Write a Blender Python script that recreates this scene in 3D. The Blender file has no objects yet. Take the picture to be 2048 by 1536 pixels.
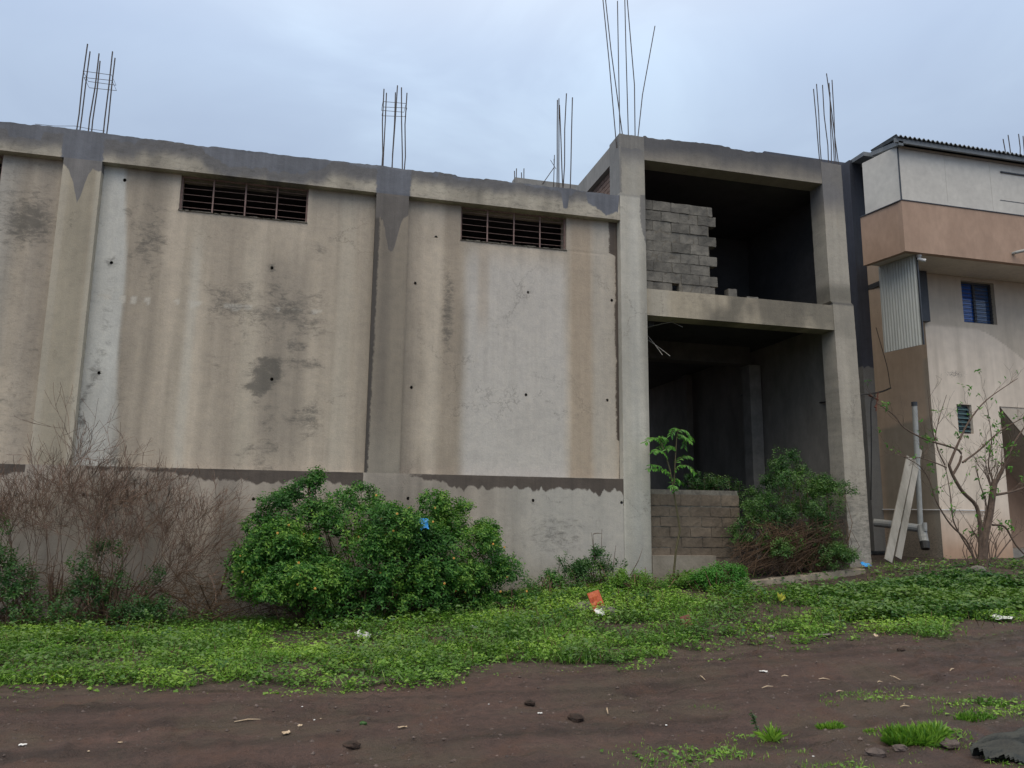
import bpy, math, random
import numpy as np
from mathutils import Vector, Matrix
random.seed(7); rng = np.random.default_rng(11)
scene = bpy.context.scene
col = scene.collection

# ------------------------------------------------------------------ camera
CAMZ = 1.6
F_PX, YAW, PITCH, ROLL = 1554.74, 0.253034, 0.168956, 0.0114667
fw = np.array([math.sin(YAW)*math.cos(PITCH), math.cos(YAW)*math.cos(PITCH), math.sin(PITCH)])
r0 = np.array([math.cos(YAW), -math.sin(YAW), 0.0]); u0 = np.cross(r0, fw)
rt = math.cos(ROLL)*r0 + math.sin(ROLL)*u0
up = -math.sin(ROLL)*r0 + math.cos(ROLL)*u0
cd = bpy.data.cameras.new('camera'); cam = bpy.data.objects.new('camera', cd); col.objects.link(cam)
cd.sensor_width = 36; cd.lens = F_PX/2048*36; cd.clip_end = 3000; cd.clip_start = 0.05
M = Matrix(((rt[0], up[0], -fw[0], 0), (rt[1], up[1], -fw[1], 0), (rt[2], up[2], -fw[2], CAMZ), (0, 0, 0, 1)))
cam.matrix_world = M
scene.camera = cam

# ------------------------------------------------------------------ world and sun
SUN_EL, SUN_AZ = math.radians(58), math.radians(205)      # azimuth clockwise from +Y
world = bpy.data.worlds.new('World'); scene.world = world; world.use_nodes = True
nt = world.node_tree; nt.nodes.clear()
def N(nt, t, **kw):
    n = nt.nodes.new(t)
    for k, v in kw.items():
        if hasattr(n, k): setattr(n, k, v)
        else: n.inputs[k].default_value = v
    return n
wo = N(nt, 'ShaderNodeOutputWorld'); bg = N(nt, 'ShaderNodeBackground'); bg.inputs['Strength'].default_value = 0.1
sky = N(nt, 'ShaderNodeTexSky', sky_type='NISHITA', sun_disc=False, sun_elevation=SUN_EL, sun_rotation=SUN_AZ)
tc = N(nt, 'ShaderNodeTexCoord'); mp = N(nt, 'ShaderNodeMapping'); mp.inputs['Scale'].default_value = (1.6, 1.6, 3.6)
mp.inputs['Location'].default_value = (0.35, 0.1, 0.2)
nz = N(nt, 'ShaderNodeTexNoise'); nz.inputs['Scale'].default_value = 1.7; nz.inputs['Detail'].default_value = 5; nz.inputs['Roughness'].default_value = .52
nz.inputs['Distortion'].default_value = .6
cr = N(nt, 'ShaderNodeValToRGB')
cr.color_ramp.elements[0].position = .32; cr.color_ramp.elements[0].color = (4.4, 5.4, 7.1, 1)
cr.color_ramp.elements[1].position = .68; cr.color_ramp.elements[1].color = (5.6, 6.9, 8.6, 1)
e = cr.color_ramp.elements.new(.5); e.color = (4.8, 5.9, 7.6, 1)
mx = N(nt, 'ShaderNodeMix', data_type='RGBA'); mx.inputs[0].default_value = .93
sx = N(nt, 'ShaderNodeSeparateXYZ')
mr = N(nt, 'ShaderNodeMapRange'); mr.interpolation_type = 'SMOOTHSTEP'
mr.inputs['From Min'].default_value = .35; mr.inputs['From Max'].default_value = 1.0
mr.inputs['To Min'].default_value = 1.0; mr.inputs['To Max'].default_value = 2.3
vm = N(nt, 'ShaderNodeVectorMath', operation='SCALE')
L = nt.links.new
L(tc.outputs['Generated'], mp.inputs[0]); L(mp.outputs[0], nz.inputs['Vector']); L(nz.outputs[0], cr.inputs[0])
L(sky.outputs[0], mx.inputs[6]); L(cr.outputs[0], mx.inputs[7])
L(tc.outputs['Generated'], sx.inputs[0]); L(sx.outputs[2], mr.inputs[0])
mz = N(nt, 'ShaderNodeMix', data_type='RGBA'); mz.inputs[7].default_value = (7.2, 6.6, 5.9, 1)
mr2 = N(nt, 'ShaderNodeMapRange'); mr2.interpolation_type = 'SMOOTHSTEP'; mr2.inputs['From Min'].default_value = .5; mr2.inputs['From Max'].default_value = .85
L(sx.outputs[2], mr2.inputs[0]); L(mr2.outputs[0], mz.inputs[0]); L(mx.outputs[2], mz.inputs[6])
L(mz.outputs[2], vm.inputs[0]); L(mr.outputs[0], vm.inputs['Scale']); L(vm.outputs[0], bg.inputs[0]); L(bg.outputs[0], wo.inputs[0])
sd = bpy.data.lights.new('sun', 'SUN'); sun = bpy.data.objects.new('sun', sd); col.objects.link(sun)
sd.energy = 1.5; sd.angle = math.radians(60); sd.color = (1, .885, .72)
dirv = Vector((math.sin(SUN_AZ)*math.cos(SUN_EL), math.cos(SUN_AZ)*math.cos(SUN_EL), math.sin(SUN_EL)))
sun.rotation_euler = dirv.to_track_quat('Z', 'Y').to_euler(); sun.location = dirv*50
vs = scene.view_settings; vs.view_transform = 'Standard'; vs.look = 'None'; vs.exposure = 0.0; vs.gamma = 1; vs.use_curve_mapping = False

# ------------------------------------------------------------------ geometry helpers
def ray(u, v): return (u-1024)/F_PX*rt - (v-768)/F_PX*up + fw
def at(u, v, Y):
    d = ray(u, v); t = Y/d[1]; p = d*t; return np.array([p[0], Y, p[2]+CAMZ])
def px(x, y, z):
    dx, dy, dz = x, y, z-CAMZ
    w = dx*fw[0]+dy*fw[1]+dz*fw[2]
    return 1024+F_PX*(dx*rt[0]+dy*rt[1]+dz*rt[2])/w, 768-F_PX*(dx*up[0]+dy*up[1]+dz*up[2])/w
def _h(ix, iy, s):
    n = (ix.astype(np.int64)*374761393 + iy.astype(np.int64)*668265263 + s*1274126177) & 0xffffffff
    n = ((n ^ (n >> 13))*1274126177) & 0xffffffff
    n = (n ^ (n >> 16)) & 0xffffff
    return n/float(0xffffff)
def vn(x, y, s=0):
    x = np.asarray(x, float); y = np.asarray(y, float)+0*x; x = x+0*y
    ix = np.floor(x); iy = np.floor(y); fx = x-ix; fy = y-iy; fx = fx*fx*(3-2*fx); fy = fy*fy*(3-2*fy)
    a = _h(ix, iy, s); b = _h(ix+1, iy, s); c = _h(ix, iy+1, s); d = _h(ix+1, iy+1, s)
    return (a*(1-fx)+b*fx)*(1-fy)+(c*(1-fx)+d*fx)*fy
def fbm(x, y, s=0, o=4):
    t = 0; a = .5; n = 0
    for k in range(o):
        t = t+a*vn(np.asarray(x)*2**k, np.asarray(y)*2**k, s+k*17); n += a; a *= .5
    return t/n
def ss(a, b, x):
    t = np.clip((np.asarray(x, float)-a)/(b-a), 0, 1); return t*t*(3-2*t)

class MB:
    def __init__(s): s.v = []; s.f = []; s.n = 0; s.tone = []
    def add(s, V, F, tone=None):
        V = np.asarray(V, float).reshape(-1, 3)
        if isinstance(F, np.ndarray): s.f.append(F+s.n)
        else:
            by = {}
            for q in F: by.setdefault(len(q), []).append(q)
            for k in by: s.f.append(np.array(by[k], dtype=np.int64)+s.n)
        s.v.append(V); s.n += len(V)
        if tone is None: tone = .5
        s.tone.append(np.broadcast_to(np.asarray(tone, float), (len(V),)))
    def box(s, x0, x1, y0, y1, z0, z1, jit=0, tone=None):
        V = np.array([[x0, y0, z0], [x1, y0, z0], [x1, y1, z0], [x0, y1, z0], [x0, y0, z1], [x1, y0, z1], [x1, y1, z1], [x0, y1, z1]], float)
        if jit: V += rng.uniform(-jit, jit, V.shape)
        s.add(V, [(0, 3, 2, 1), (4, 5, 6, 7), (0, 1, 5, 4), (1, 2, 6, 5), (2, 3, 7, 6), (3, 0, 4, 7)], tone)
    def hexa(s, P, tone=None):   # 8 points, same order as box
        s.add(P, [(0, 3, 2, 1), (4, 5, 6, 7), (0, 1, 5, 4), (1, 2, 6, 5), (2, 3, 7, 6), (3, 0, 4, 7)], tone)
    def tube(s, pts, rad, sides=5, tone=None, cap=True):
        pts = np.asarray(pts, float); n = len(pts); rad = np.broadcast_to(np.asarray(rad, float), (n,))
        T = np.gradient(pts, axis=0); T /= (np.linalg.norm(T, axis=1)[:, None]+1e-9)
        ref = np.array([0, 0, 1.]) if abs(T[0][2]) < .9 else np.array([1., 0, 0])
        A = np.cross(T, ref); A /= (np.linalg.norm(A, axis=1)[:, None]+1e-9); B = np.cross(T, A)
        ang = np.arange(sides)/sides*2*math.pi
        V = pts[:, None]+rad[:, None, None]*(np.cos(ang)[None, :, None]*A[:, None]+np.sin(ang)[None, :, None]*B[:, None])
        i = np.arange(n-1)[:, None]; j = np.arange(sides)[None]; jn = (j+1) % sides
        F = np.stack([i*sides+j, i*sides+jn, (i+1)*sides+jn, (i+1)*sides+j], -1).reshape(-1, 4)
        s.add(V.reshape(-1, 3), F, tone)
        if cap and sides > 3:
            k = s.n-n*sides
            s.f.append(np.array([list(range(k, k+sides))[::-1]])); s.f.append(np.array([list(range(s.n-sides, s.n))]))
    def build(s, name, mat, parent=None, smooth=False, attrs=None):
        me = bpy.data.meshes.new(name)
        V = np.concatenate(s.v) if s.v else np.zeros((0, 3))
        me.vertices.add(len(V)); me.vertices.foreach_set('co', V.astype(np.float32).ravel())
        loops = np.concatenate([f.ravel() for f in s.f]); tot = np.concatenate([np.full(len(f), f.shape[1]) for f in s.f])
        me.loops.add(len(loops)); me.loops.foreach_set('vertex_index', loops.astype(np.int32))
        me.polygons.add(len(tot)); st = np.concatenate([[0], np.cumsum(tot)[:-1]])
        me.polygons.foreach_set('loop_start', st.astype(np.int32)); me.polygons.foreach_set('loop_total', tot.astype(np.int32))
        me.polygons.foreach_set('use_smooth', np.full(len(tot), bool(smooth)))
        a = me.attributes.new('tone', 'FLOAT', 'POINT'); a.data.foreach_set('value', np.concatenate(s.tone).astype(np.float32))
        for k, arr in (attrs or {}).items():
            if arr.ndim == 2:
                a = me.attributes.new(k, 'FLOAT_COLOR', 'POINT')
                a.data.foreach_set('color', np.concatenate([arr, np.ones((len(arr), 1))], 1).astype(np.float32).ravel())
            else:
                a = me.attributes.new(k, 'FLOAT', 'POINT'); a.data.foreach_set('value', arr.astype(np.float32))
        me.update(calc_edges=True); me.validate()
        me.materials.append(mat)
        o = bpy.data.objects.new(name, me); col.objects.link(o)
        if parent is not None: attach(o, parent)
        return o
def attach(o, parent):
    o.parent = parent; o.matrix_parent_inverse = PINV.get(parent.name, Matrix.Identity(4))
PINV = {}
def tag(o, label=None, cat=None, group=None, kind=None):
    if label: o['label'] = label
    if cat: o['category'] = cat
    if group: o['group'] = group
    if kind: o['kind'] = kind
    return o
def thing(name, label, cat, loc=(0, 0, 0), group=None):
    o = bpy.data.objects.new(name, None); col.objects.link(o); o.location = tuple(float(c) for c in loc); o.empty_display_size = .2
    PINV[o.name] = Matrix.Translation(o.location).inverted()
    return tag(o, label, cat, group)

# ------------------------------------------------------------------ materials
def mat(name):
    m = bpy.data.materials.new(name); m.use_nodes = True; t = m.node_tree
    b = t.nodes['Principled BSDF']; return m, t, b
def noise(t, scale, detail=4, rough=.55, vec=None, dist=0):
    n = N(t, 'ShaderNodeTexNoise'); n.inputs['Scale'].default_value = scale; n.inputs['Detail'].default_value = detail
    n.inputs['Roughness'].default_value = rough; n.inputs['Distortion'].default_value = dist
    if vec is not None: t.links.new(vec, n.inputs['Vector'])
    return n
def objco(t, scale=(1, 1, 1)):
    g = N(t, 'ShaderNodeNewGeometry'); m = N(t, 'ShaderNodeMapping'); m.inputs['Scale'].default_value = scale
    t.links.new(g.outputs['Position'], m.inputs[0]); return m.outputs[0]
def rampn(t, fac, stops):
    r = N(t, 'ShaderNodeValToRGB'); el = r.color_ramp.elements
    el[0].position = stops[0][0]; el[0].color = (*stops[0][1], 1); el[1].position = stops[-1][0]; el[1].color = (*stops[-1][1], 1)
    for p, c in stops[1:-1]: e = el.new(p); e.color = (*c, 1)
    t.links.new(fac, r.inputs[0]); return r.outputs[0]
def mixc(t, fac, a, b, mode='MIX'):
    m = N(t, 'ShaderNodeMix', data_type='RGBA', blend_type=mode)
    if hasattr(fac, 'name'): t.links.new(fac, m.inputs[0])
    else: m.inputs[0].default_value = fac
    for i, c in ((6, a), (7, b)):
        if isinstance(c, tuple): m.inputs[i].default_value = (*c, 1)
        else: t.links.new(c, m.inputs[i])
    return m.outputs[2]
def maprange(t, v, a, b, c=0, d=1, smooth=False):
    m = N(t, 'ShaderNodeMapRange'); m.inputs[1].default_value = a; m.inputs[2].default_value = b; m.inputs[3].default_value = c; m.inputs[4].default_value = d
    if smooth: m.interpolation_type = 'SMOOTHSTEP'
    t.links.new(v, m.inputs[0]); return m.outputs[0]
def math_(t, op, a, b=None):
    m = N(t, 'ShaderNodeMath', operation=op)
    for i, c in ((0, a), (1, b)):
        if c is None: continue
        if isinstance(c, (int, float)): m.inputs[i].default_value = c
        else: t.links.new(c, m.inputs[i])
    return m.outputs[0]
def bump(t, b, h, strength=.4, dist=.01):
    n = N(t, 'ShaderNodeBump'); n.inputs['Strength'].default_value = strength; n.inputs['Distance'].default_value = dist
    t.links.new(h, n.inputs['Height']); t.links.new(n.outputs[0], b.inputs['Normal'])
def attr(t, name):
    a = N(t, 'ShaderNodeAttribute'); a.attribute_name = name; return a

# stained plaster: colour, wetness and mould come from attributes of the wall mesh
m_wall, t, b = mat('stained_plaster')
P_ = objco(t)
ca = attr(t, 'paint').outputs['Color']
n1 = noise(t, 6, 7, .7, P_); n2 = noise(t, 1.0, 5, .6, objco(t, (16, 16, .9)))
n3 = noise(t, 60, 3, .6, P_)
c = mixc(t, 1.0, ca, rampn(t, n1.outputs[0], [(.25, (.86, .86, .87)), (.5, (1, 1, 1)), (.78, (1.12, 1.1, 1.07))]), 'MULTIPLY')
c = mixc(t, .38, c, rampn(t, n2.outputs[0], [(.3, (.86, .85, .84)), (.5, (1, 1, 1)), (.72, (1.08, 1.08, 1.08))]), 'MULTIPLY')
c = mixc(t, .55, c, rampn(t, n3.outputs[0], [(.3, (.85, .85, .85)), (.7, (1.12, 1.12, 1.12))]), 'MULTIPLY')
mo = attr(t, 'mold').outputs['Fac']
nm = noise(t, 1, 8, .8, objco(t, (6, 6, 12)), .5)
mm = maprange(t, math_(t, 'ADD', nm.outputs[0], math_(t, 'MULTIPLY', mo, .33)), .62, .92, 0, 1, True)
mm = math_(t, 'MULTIPLY', mm, math_(t, 'MINIMUM', math_(t, 'MULTIPLY', mo, 1.4), .72))
c = mixc(t, mm, c, (.075, .073, .066))
# form-board lines: faint horizontal courses showing through plaster
wv = N(t, 'ShaderNodeTexNoise'); wv.inputs['Scale'].default_value = 1; wv.inputs['Detail'].default_value = 5
t.links.new(objco(t, (1.1, 1, 14)), wv.inputs['Vector'])
c = mixc(t, .05, c, rampn(t, wv.outputs[0], [(.3, (.84, .84, .84)), (.5, (1, 1, 1)), (.7, (1.08, 1.08, 1.08))]), 'MULTIPLY')
vo = N(t, 'ShaderNodeTexVoronoi', feature='DISTANCE_TO_EDGE'); vo.inputs['Scale'].default_value = .55
wp = N(t, 'ShaderNodeVectorMath', operation='ADD'); nd = noise(t, 2.2, 6, .7, P_); t.links.new(P_, wp.inputs[0]); t.links.new(nd.outputs['Color'], wp.inputs[1]); t.links.new(wp.outputs[0], vo.inputs['Vector'])
crk = math_(t, 'MULTIPLY', maprange(t, vo.outputs['Distance'], .0, .007, 1, 0), maprange(t, noise(t, .7, 3, .5, P_).outputs[0], .5, .6, 0, .55))
c = mixc(t, crk, c, (.09, .08, .07))
we = attr(t, 'wet').outputs['Fac']
nw = noise(t, 12, 7, .72, P_)
wmask = maprange(t, math_(t, 'ADD', we, math_(t, 'MULTIPLY', math_(t, 'SUBTRACT', nw.outputs[0], .5), .12)), -.016, .02, 0, 1, True)
wetc = mixc(t, 1.0, attr(t, 'wetcol').outputs['Color'], rampn(t, n1.outputs[0], [(.3, (.86, .86, .86)), (.7, (1.12, 1.12, 1.12))]), 'MULTIPLY')
wetc = mixc(t, 1.0, wetc, rampn(t, n2.outputs[0], [(.3, (.85, .85, .85)), (.7, (1.12, 1.12, 1.12))]), 'MULTIPLY')
c = mixc(t, wmask, c, wetc)
t.links.new(c, b.inputs['Base Color'])
t.links.new(maprange(t, wmask, 0, 1, .88, .66), b.inputs['Roughness'])
hh = math_(t, 'ADD', math_(t, 'MULTIPLY', n1.outputs[0], 1.0), math_(t, 'MULTIPLY', n3.outputs[0], .35))
bump(t, b, hh, .5, .014)

def simple(name, c1, c2, scale=8, rough=.8, bstr=.3, bdist=.01, tone=0, metal=0, streak=None):
    m, t, b = mat(name); P = objco(t, streak or (1, 1, 1)); n = noise(t, scale, 5, .6, P)
    cc = rampn(t, n.outputs[0], [(.3, c1), (.7, c2)])
    if tone:
        ta = attr(t, 'tone').outputs['Fac']
        cc = mixc(t, 1.0, cc, rampn(t, ta, [(0, (1-tone,)*3), (1, (1+tone,)*3)]), 'MULTIPLY')
    n2 = noise(t, scale*6, 3, .6, P)
    cc = mixc(t, .5, cc, rampn(t, n2.outputs[0], [(.3, (.82,)*3), (.7, (1.12,)*3)]), 'MULTIPLY')
    t.links.new(cc, b.inputs['Base Color']); b.inputs['Roughness'].default_value = rough; b.inputs['Metallic'].default_value = metal
    bump(t, b, math_(t, 'ADD', n.outputs[0], n2.outputs[0]), bstr, bdist)
    return m
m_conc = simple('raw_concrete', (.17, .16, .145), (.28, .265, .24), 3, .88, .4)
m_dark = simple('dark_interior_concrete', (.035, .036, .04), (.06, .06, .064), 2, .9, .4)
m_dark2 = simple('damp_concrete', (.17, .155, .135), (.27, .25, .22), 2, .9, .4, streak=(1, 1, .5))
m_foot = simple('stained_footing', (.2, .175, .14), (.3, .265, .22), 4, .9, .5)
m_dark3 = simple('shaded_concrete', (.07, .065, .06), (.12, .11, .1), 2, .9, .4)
m_block = simple('grey_block', (.075, .072, .066), (.21, .198, .172), 3.5, .92, .8, .012, tone=.15)
m_block2 = simple('brown_block', (.1, .078, .058), (.17, .135, .1), 3, .92, .8, .012, tone=.15)
m_mortar = simple('mortar', (.09, .082, .07), (.2, .185, .155), 12, .95, .6)
m_brick = simple('old_brick', (.14, .09, .07), (.22, .15, .12), 10, .9, .6, tone=.3)
m_rebar = simple('rebar_steel', (.045, .04, .04), (.09, .07, .06), 30, .65, .3, metal=.3)
m_grille = simple('rusty_grille', (.16, .11, .1), (.3, .2, .175), 12, .75, .3)
m_white = simple('white_cladding', (.52, .5, .46), (.6, .58, .53), 1.2, .45, .05)
m_orange = simple('terracotta_paint', (.33, .225, .165), (.43, .3, .225), 1.6, .8, .15, streak=(1, 1, .5))
m_soffit = simple('soffit_paint', (.55, .5, .43), (.63, .58, .5), 2, .85, .1)
m_roof = simple('fibre_cement_sheet', (.12, .14, .16), (.2, .22, .24), 3, .8, .2)
m_corr = simple('corrugated_cladding', (.42, .44, .42), (.5, .52, .49), 1.5, .5, .05, streak=(1, 1, .3))
m_greyw = simple('grey_render', (.19, .19, .185), (.28, .275, .265), 2.5, .88, .3, streak=(1, 1, .4))
m_frame = simple('dark_window_frame', (.03, .035, .045), (.05, .055, .065), 5, .5, .05)
m_pvc = simple('grey_pvc', (.28, .3, .3), (.4, .41, .4), 4, .45, .05)
m_pvcd = simple('dirty_pvc', (.18, .19, .19), (.32, .33, .32), 6, .55, .1)
m_whitep = simple('white_plastic', (.65, .66, .67), (.75, .75, .75), 4, .4, .03)
m_cable = simple('black_cable', (.012, .012, .012), (.03, .03, .03), 8, .6, .05)
m_kerb = simple('dirty_kerb', (.2, .17, .13), (.36, .31, .24), 5, .9, .5)
m_plank = simple('weathered_board', (.24, .23, .2), (.42, .4, .36), 3, .85, .3, streak=(1, 1, .2))
m_stone = simple('wet_stone', (.06, .045, .04), (.13, .1, .09), 14, .7, .8, .01, tone=.4)
m_rock = simple('grey_rock', (.12, .11, .1), (.25, .23, .21), 9, .85, .8, .02)
m_clod = simple('dark_clod', (.02, .013, .01), (.06, .035, .025), 20, .9, .9, .02)
m_straw = simple('pale_straw', (.36, .27, .18), (.55, .45, .33), 20, .8, .2)
m_litter = simple('white_litter', (.55, .56, .56), (.75, .76, .76), 10, .5, .2)
m_blue = simple('blue_plastic', (.01, .22, .62), (.03, .36, .8), 12, .35, .2)
m_blued = simple('dull_blue_plastic', (.01, .07, .2), (.02, .13, .33), 12, .4, .2)
m_red = simple('orange_red_packet', (.36, .04, .012), (.6, .15, .04), 22, .35, .3)
m_rust = simple('rust_brown_scrap', (.13, .045, .03), (.22, .09, .06), 10, .8, .4)
m_tarp = simple('dark_tarpaulin', (.006, .009, .009), (.022, .028, .025), 6, .6, .6)
m_twig = simple('dry_twig', (.085, .05, .036), (.2, .13, .095), 20, .85, .2, tone=.35)
m_bark = simple('tree_bark', (.07, .048, .036), (.15, .105, .08), 16, .85, .5)
m_stem = simple('green_stem', (.06, .06, .025), (.12, .1, .05), 20, .8, .2)
m_vine = simple('dead_vine', (.06, .035, .02), (.15, .09, .05), 20, .85, .2, tone=.35)

def leafmat(name, dark, mid, light, trans=.25, rough=.42):
    m, t, b = mat(name); ta = attr(t, 'tone').outputs['Fac']
    n = noise(t, 2.2, 3, .5, objco(t))
    f = math_(t, 'ADD', math_(t, 'MULTIPLY', ta, .75), math_(t, 'MULTIPLY', n.outputs[0], .3))
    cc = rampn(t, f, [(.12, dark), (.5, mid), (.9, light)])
    t.links.new(cc, b.inputs['Base Color']); b.inputs['Roughness'].default_value = rough
    tr = N(t, 'ShaderNodeBsdfTranslucent'); t.links.new(mixc(t, 1.0, cc, (1.1, 1.3, .6), 'MULTIPLY'), tr.inputs[0])
    ms = N(t, 'ShaderNodeMixShader'); ms.inputs[0].default_value = trans
    t.links.new(b.outputs[0], ms.inputs[1]); t.links.new(tr.outputs[0], ms.inputs[2])
    t.links.new(ms.outputs[0], t.nodes['Material Output'].inputs[0]); return m
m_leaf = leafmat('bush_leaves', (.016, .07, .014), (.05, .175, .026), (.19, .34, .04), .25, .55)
m_leafd = leafmat('dark_leaves', (.018, .06, .016), (.042, .125, .028), (.12, .22, .04))
m_gc = leafmat('ground_cover_leaves', (.03, .085, .012), (.1, .235, .028), (.26, .43, .06), .3)
m_sap = leafmat('sapling_leaves', (.035, .13, .02), (.08, .27, .035), (.19, .4, .07), .35)
m_flower = simple('orange_flower', (.6, .27, .05), (.75, .5, .14), 30, .6, .05)
m_yleaf = simple('yellowed_leaf', (.4, .42, .05), (.55, .55, .1), 10, .5, .05)

# mud
m_mud, t, b = mat('wet_mud')
P_ = objco(t); Ps = objco(t, (.35, 1.6, 1))
a1 = noise(t, 1.3, 7, .62, Ps, .4); a2 = noise(t, 11, 6, .66, P_); a3 = noise(t, 70, 4, .65, P_); a4 = noise(t, 1.0, 4, .6, P_)
c = rampn(t, a1.outputs[0], [(.3, (.03, .0165, .0125)), (.5, (.066, .039, .033)), (.7, (.092, .057, .049))])
c = mixc(t, .9, c, rampn(t, a2.outputs[0], [(.3, (.62, .6, .58)), (.5, (1, 1, 1)), (.75, (1.35, 1.28, 1.22))]), 'MULTIPLY')
c = mixc(t, .8, c, rampn(t, a3.outputs[0], [(.3, (.6, .6, .6)), (.55, (1, 1, 1)), (.78, (1.6, 1.5, 1.4))]), 'MULTIPLY')
c = mixc(t, maprange(t, a4.outputs[0], .45, .65, 0, .55, True), c, (.075, .062, .042))
a5 = noise(t, 1, 5, .6, objco(t, (.3, 3.2, 1)), .3); a6 = noise(t, 2.3, 5, .65, P_)
c = mixc(t, .85, c, rampn(t, a5.outputs[0], [(.34, (.55, .53, .5)), (.5, (1, 1, 1)), (.68, (1.2, 1.16, 1.12))]), 'MULTIPLY')
c = mixc(t, maprange(t, a6.outputs[0], .5, .66, 0, .5, True), c, (.085, .042, .028))
t.links.new(c, b.inputs['Base Color'])
wetm = maprange(t, a1.outputs[0], .35, .6, .42, .8, True); t.links.new(wetm, b.inputs['Roughness'])
h = math_(t, 'ADD', math_(t, 'MULTIPLY', a2.outputs[0], 1.2), math_(t, 'MULTIPLY', a3.outputs[0], .5))
bump(t, b, h, 1.0, .045)
m_soil, t, b = mat('dark_soil')
P_ = objco(t); a2 = noise(t, 8, 6, .66, P_); a3 = noise(t, 60, 4, .65, P_)
c = rampn(t, a2.outputs[0], [(.3, (.03, .022, .017)), (.7, (.075, .053, .042))])
c = mixc(t, .8, c, rampn(t, a3.outputs[0], [(.3, (.6, .6, .6)), (.75, (1.5, 1.4, 1.3))]), 'MULTIPLY')
t.links.new(c, b.inputs['Base Color']); b.inputs['Roughness'].default_value = .85
bump(t, b, math_(t, 'ADD', a2.outputs[0], math_(t, 'MULTIPLY', a3.outputs[0], .4)), .8, .03)

# ------------------------------------------------------------------ terrain
def road_z(x): return .27*ss(0.5, 11, x)
def wall_z(x): return np.interp(x, [-8, -4, 0, 2.5, 4.5, 6, 8, 10.5, 13, 20], [-.02, .0, .03, .22, .42, .5, .62, .74, .8, .85])
def edge_y(x): return np.interp(x, [-12, -4, -1, 1, 4, 9, 14, 30], [8.1, 7.95, 7.95, 7.95, 8.2, 8.6, 9.0, 10.0])
def gz(x, y):
    x = np.asarray(x, float); y = np.asarray(y, float)
    e_ = edge_y(x); k = ss(0, 1, (y-e_-.1)/(12.4-e_))
    z = road_z(x)*(1-k)+wall_z(x)*k
    fade = 1-ss(12.7, 13.0, y)
    z = z + (fbm(x*.9, y*.9, 3)-.5)*.07*fade + (fbm(x*3, y*3, 5)-.5)*.035*fade
    on = 1-ss(-.4, .3, y-e_)
    rut = np.exp(-((y-6.9-.12*np.sin(x*.6))/.22)**2)*.035+np.exp(-((y-5.5-.1*np.sin(x*.5+1))/.2)**2)*.03
    z = z-on*rut*1.3+on*((fbm(x*2.2, y*7, 9)-.5)*.04+np.clip(fbm(x*6, y*6, 10, 3)-.55, 0, 1)*.12+(fbm(x*14, y*14, 13, 2)-.5)*.014)
    # ditch in front of the kerb at the foot of the frame
    z = z-.3*np.exp(-((y-11.75)/.5)**2)*ss(6.9, 7.7, x)*(1-ss(9.4, 10.6, x))
    return z
def sheet(name, X, Y, material, extra=None):
    Z = gz(X, Y); nr, nc = X.shape
    V = np.stack([X, Y, Z], -1).reshape(-1, 3)
    i = np.arange(nr-1)[:, None]; j = np.arange(nc-1)[None]
    Fq = np.stack([i*nc+j, i*nc+j+1, (i+1)*nc+j+1, (i+1)*nc+j], -1).reshape(-1, 4)
    mb = MB(); mb.add(V, Fq); o = mb.build(name, material, smooth=True); tag(o, kind='structure'); return o
xs = np.linspace(-9, 17, 521)
rows = np.linspace(0, 1, 230)[:, None]
ey = edge_y(xs)+ (fbm(xs*1.1, xs*0, 21)-.5)*.5 + (fbm(xs*5, xs*0, 22)-.5)*.15
Xr = np.broadcast_to(xs, (230, 521)); Yr = -2+rows*(ey+2)
sheet('dirt_road', Xr, Yr, m_mud)
rows = np.linspace(0, 1, 120)[:, None]
sheet('verge', np.broadcast_to(xs, (120, 521)), ey+rows*(13.0-ey), m_soil)
# yard under and behind the buildings, and far ground to the horizon
mb = MB()
def quad(mb, a, b_, c_, d): mb.add([a, b_, c_, d], [(0, 1, 2, 3)])
ys_b = 13.0
g = np.linspace(-9, 17, 53)
Zb = gz(g, g*0+13.0)
far = .8
V = []; Fc = []
for i, x in enumerate(g): V += [(x, 13.0, Zb[i]), (x, 60, Zb[i])]
for i in range(len(g)-1): Fc.append((2*i, 2*i+2, 2*i+3, 2*i+1))
mb.add(V, Fc)
gy = np.linspace(0, 1, 40)
for xx, xo in ((-9, -900), (17, 900)):
    V = []; Fc = []
    eyv = ey[0] if xx < 0 else ey[-1]
    yy = np.concatenate([np.linspace(-2, eyv, 30), np.linspace(eyv, 13, 20)[1:], [60]])
    zz = gz(np.full(len(yy), float(xx)), np.minimum(yy, 13.0))
    for y_, z_ in zip(yy, zz): V += [(xx, y_, z_), (xo, y_, z_)]
    for i in range(len(yy)-1): Fc.append((2*i, 2*i+1, 2*i+3, 2*i+2) if xx > 0 else (2*i, 2*i+2, 2*i+3, 2*i+1))
    mb.add(V, Fc)
V = []; Fc = []
for i, x in enumerate(xs[::10]):
    V += [(x, -2, float(gz(x, -2.0))), (x, -900, 0)]
for i in range(len(xs[::10])-1): Fc.append((2*i, 2*i+1, 2*i+3, 2*i+2))
mb.add(V, Fc)
quad(mb, (-900, 60, .0), (900, 60, .0), (900, 900, .0), (-900, 900, .0))
quad(mb, (-900, -900, 0), (-9, -900, 0), (-9, -2, 0), (-900, -2, 0)); quad(mb, (17, -900, 0), (900, -900, 0), (900, -2, .2), (17, -2, .2))
tag(mb.build('ground', m_soil), kind='structure')

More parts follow.
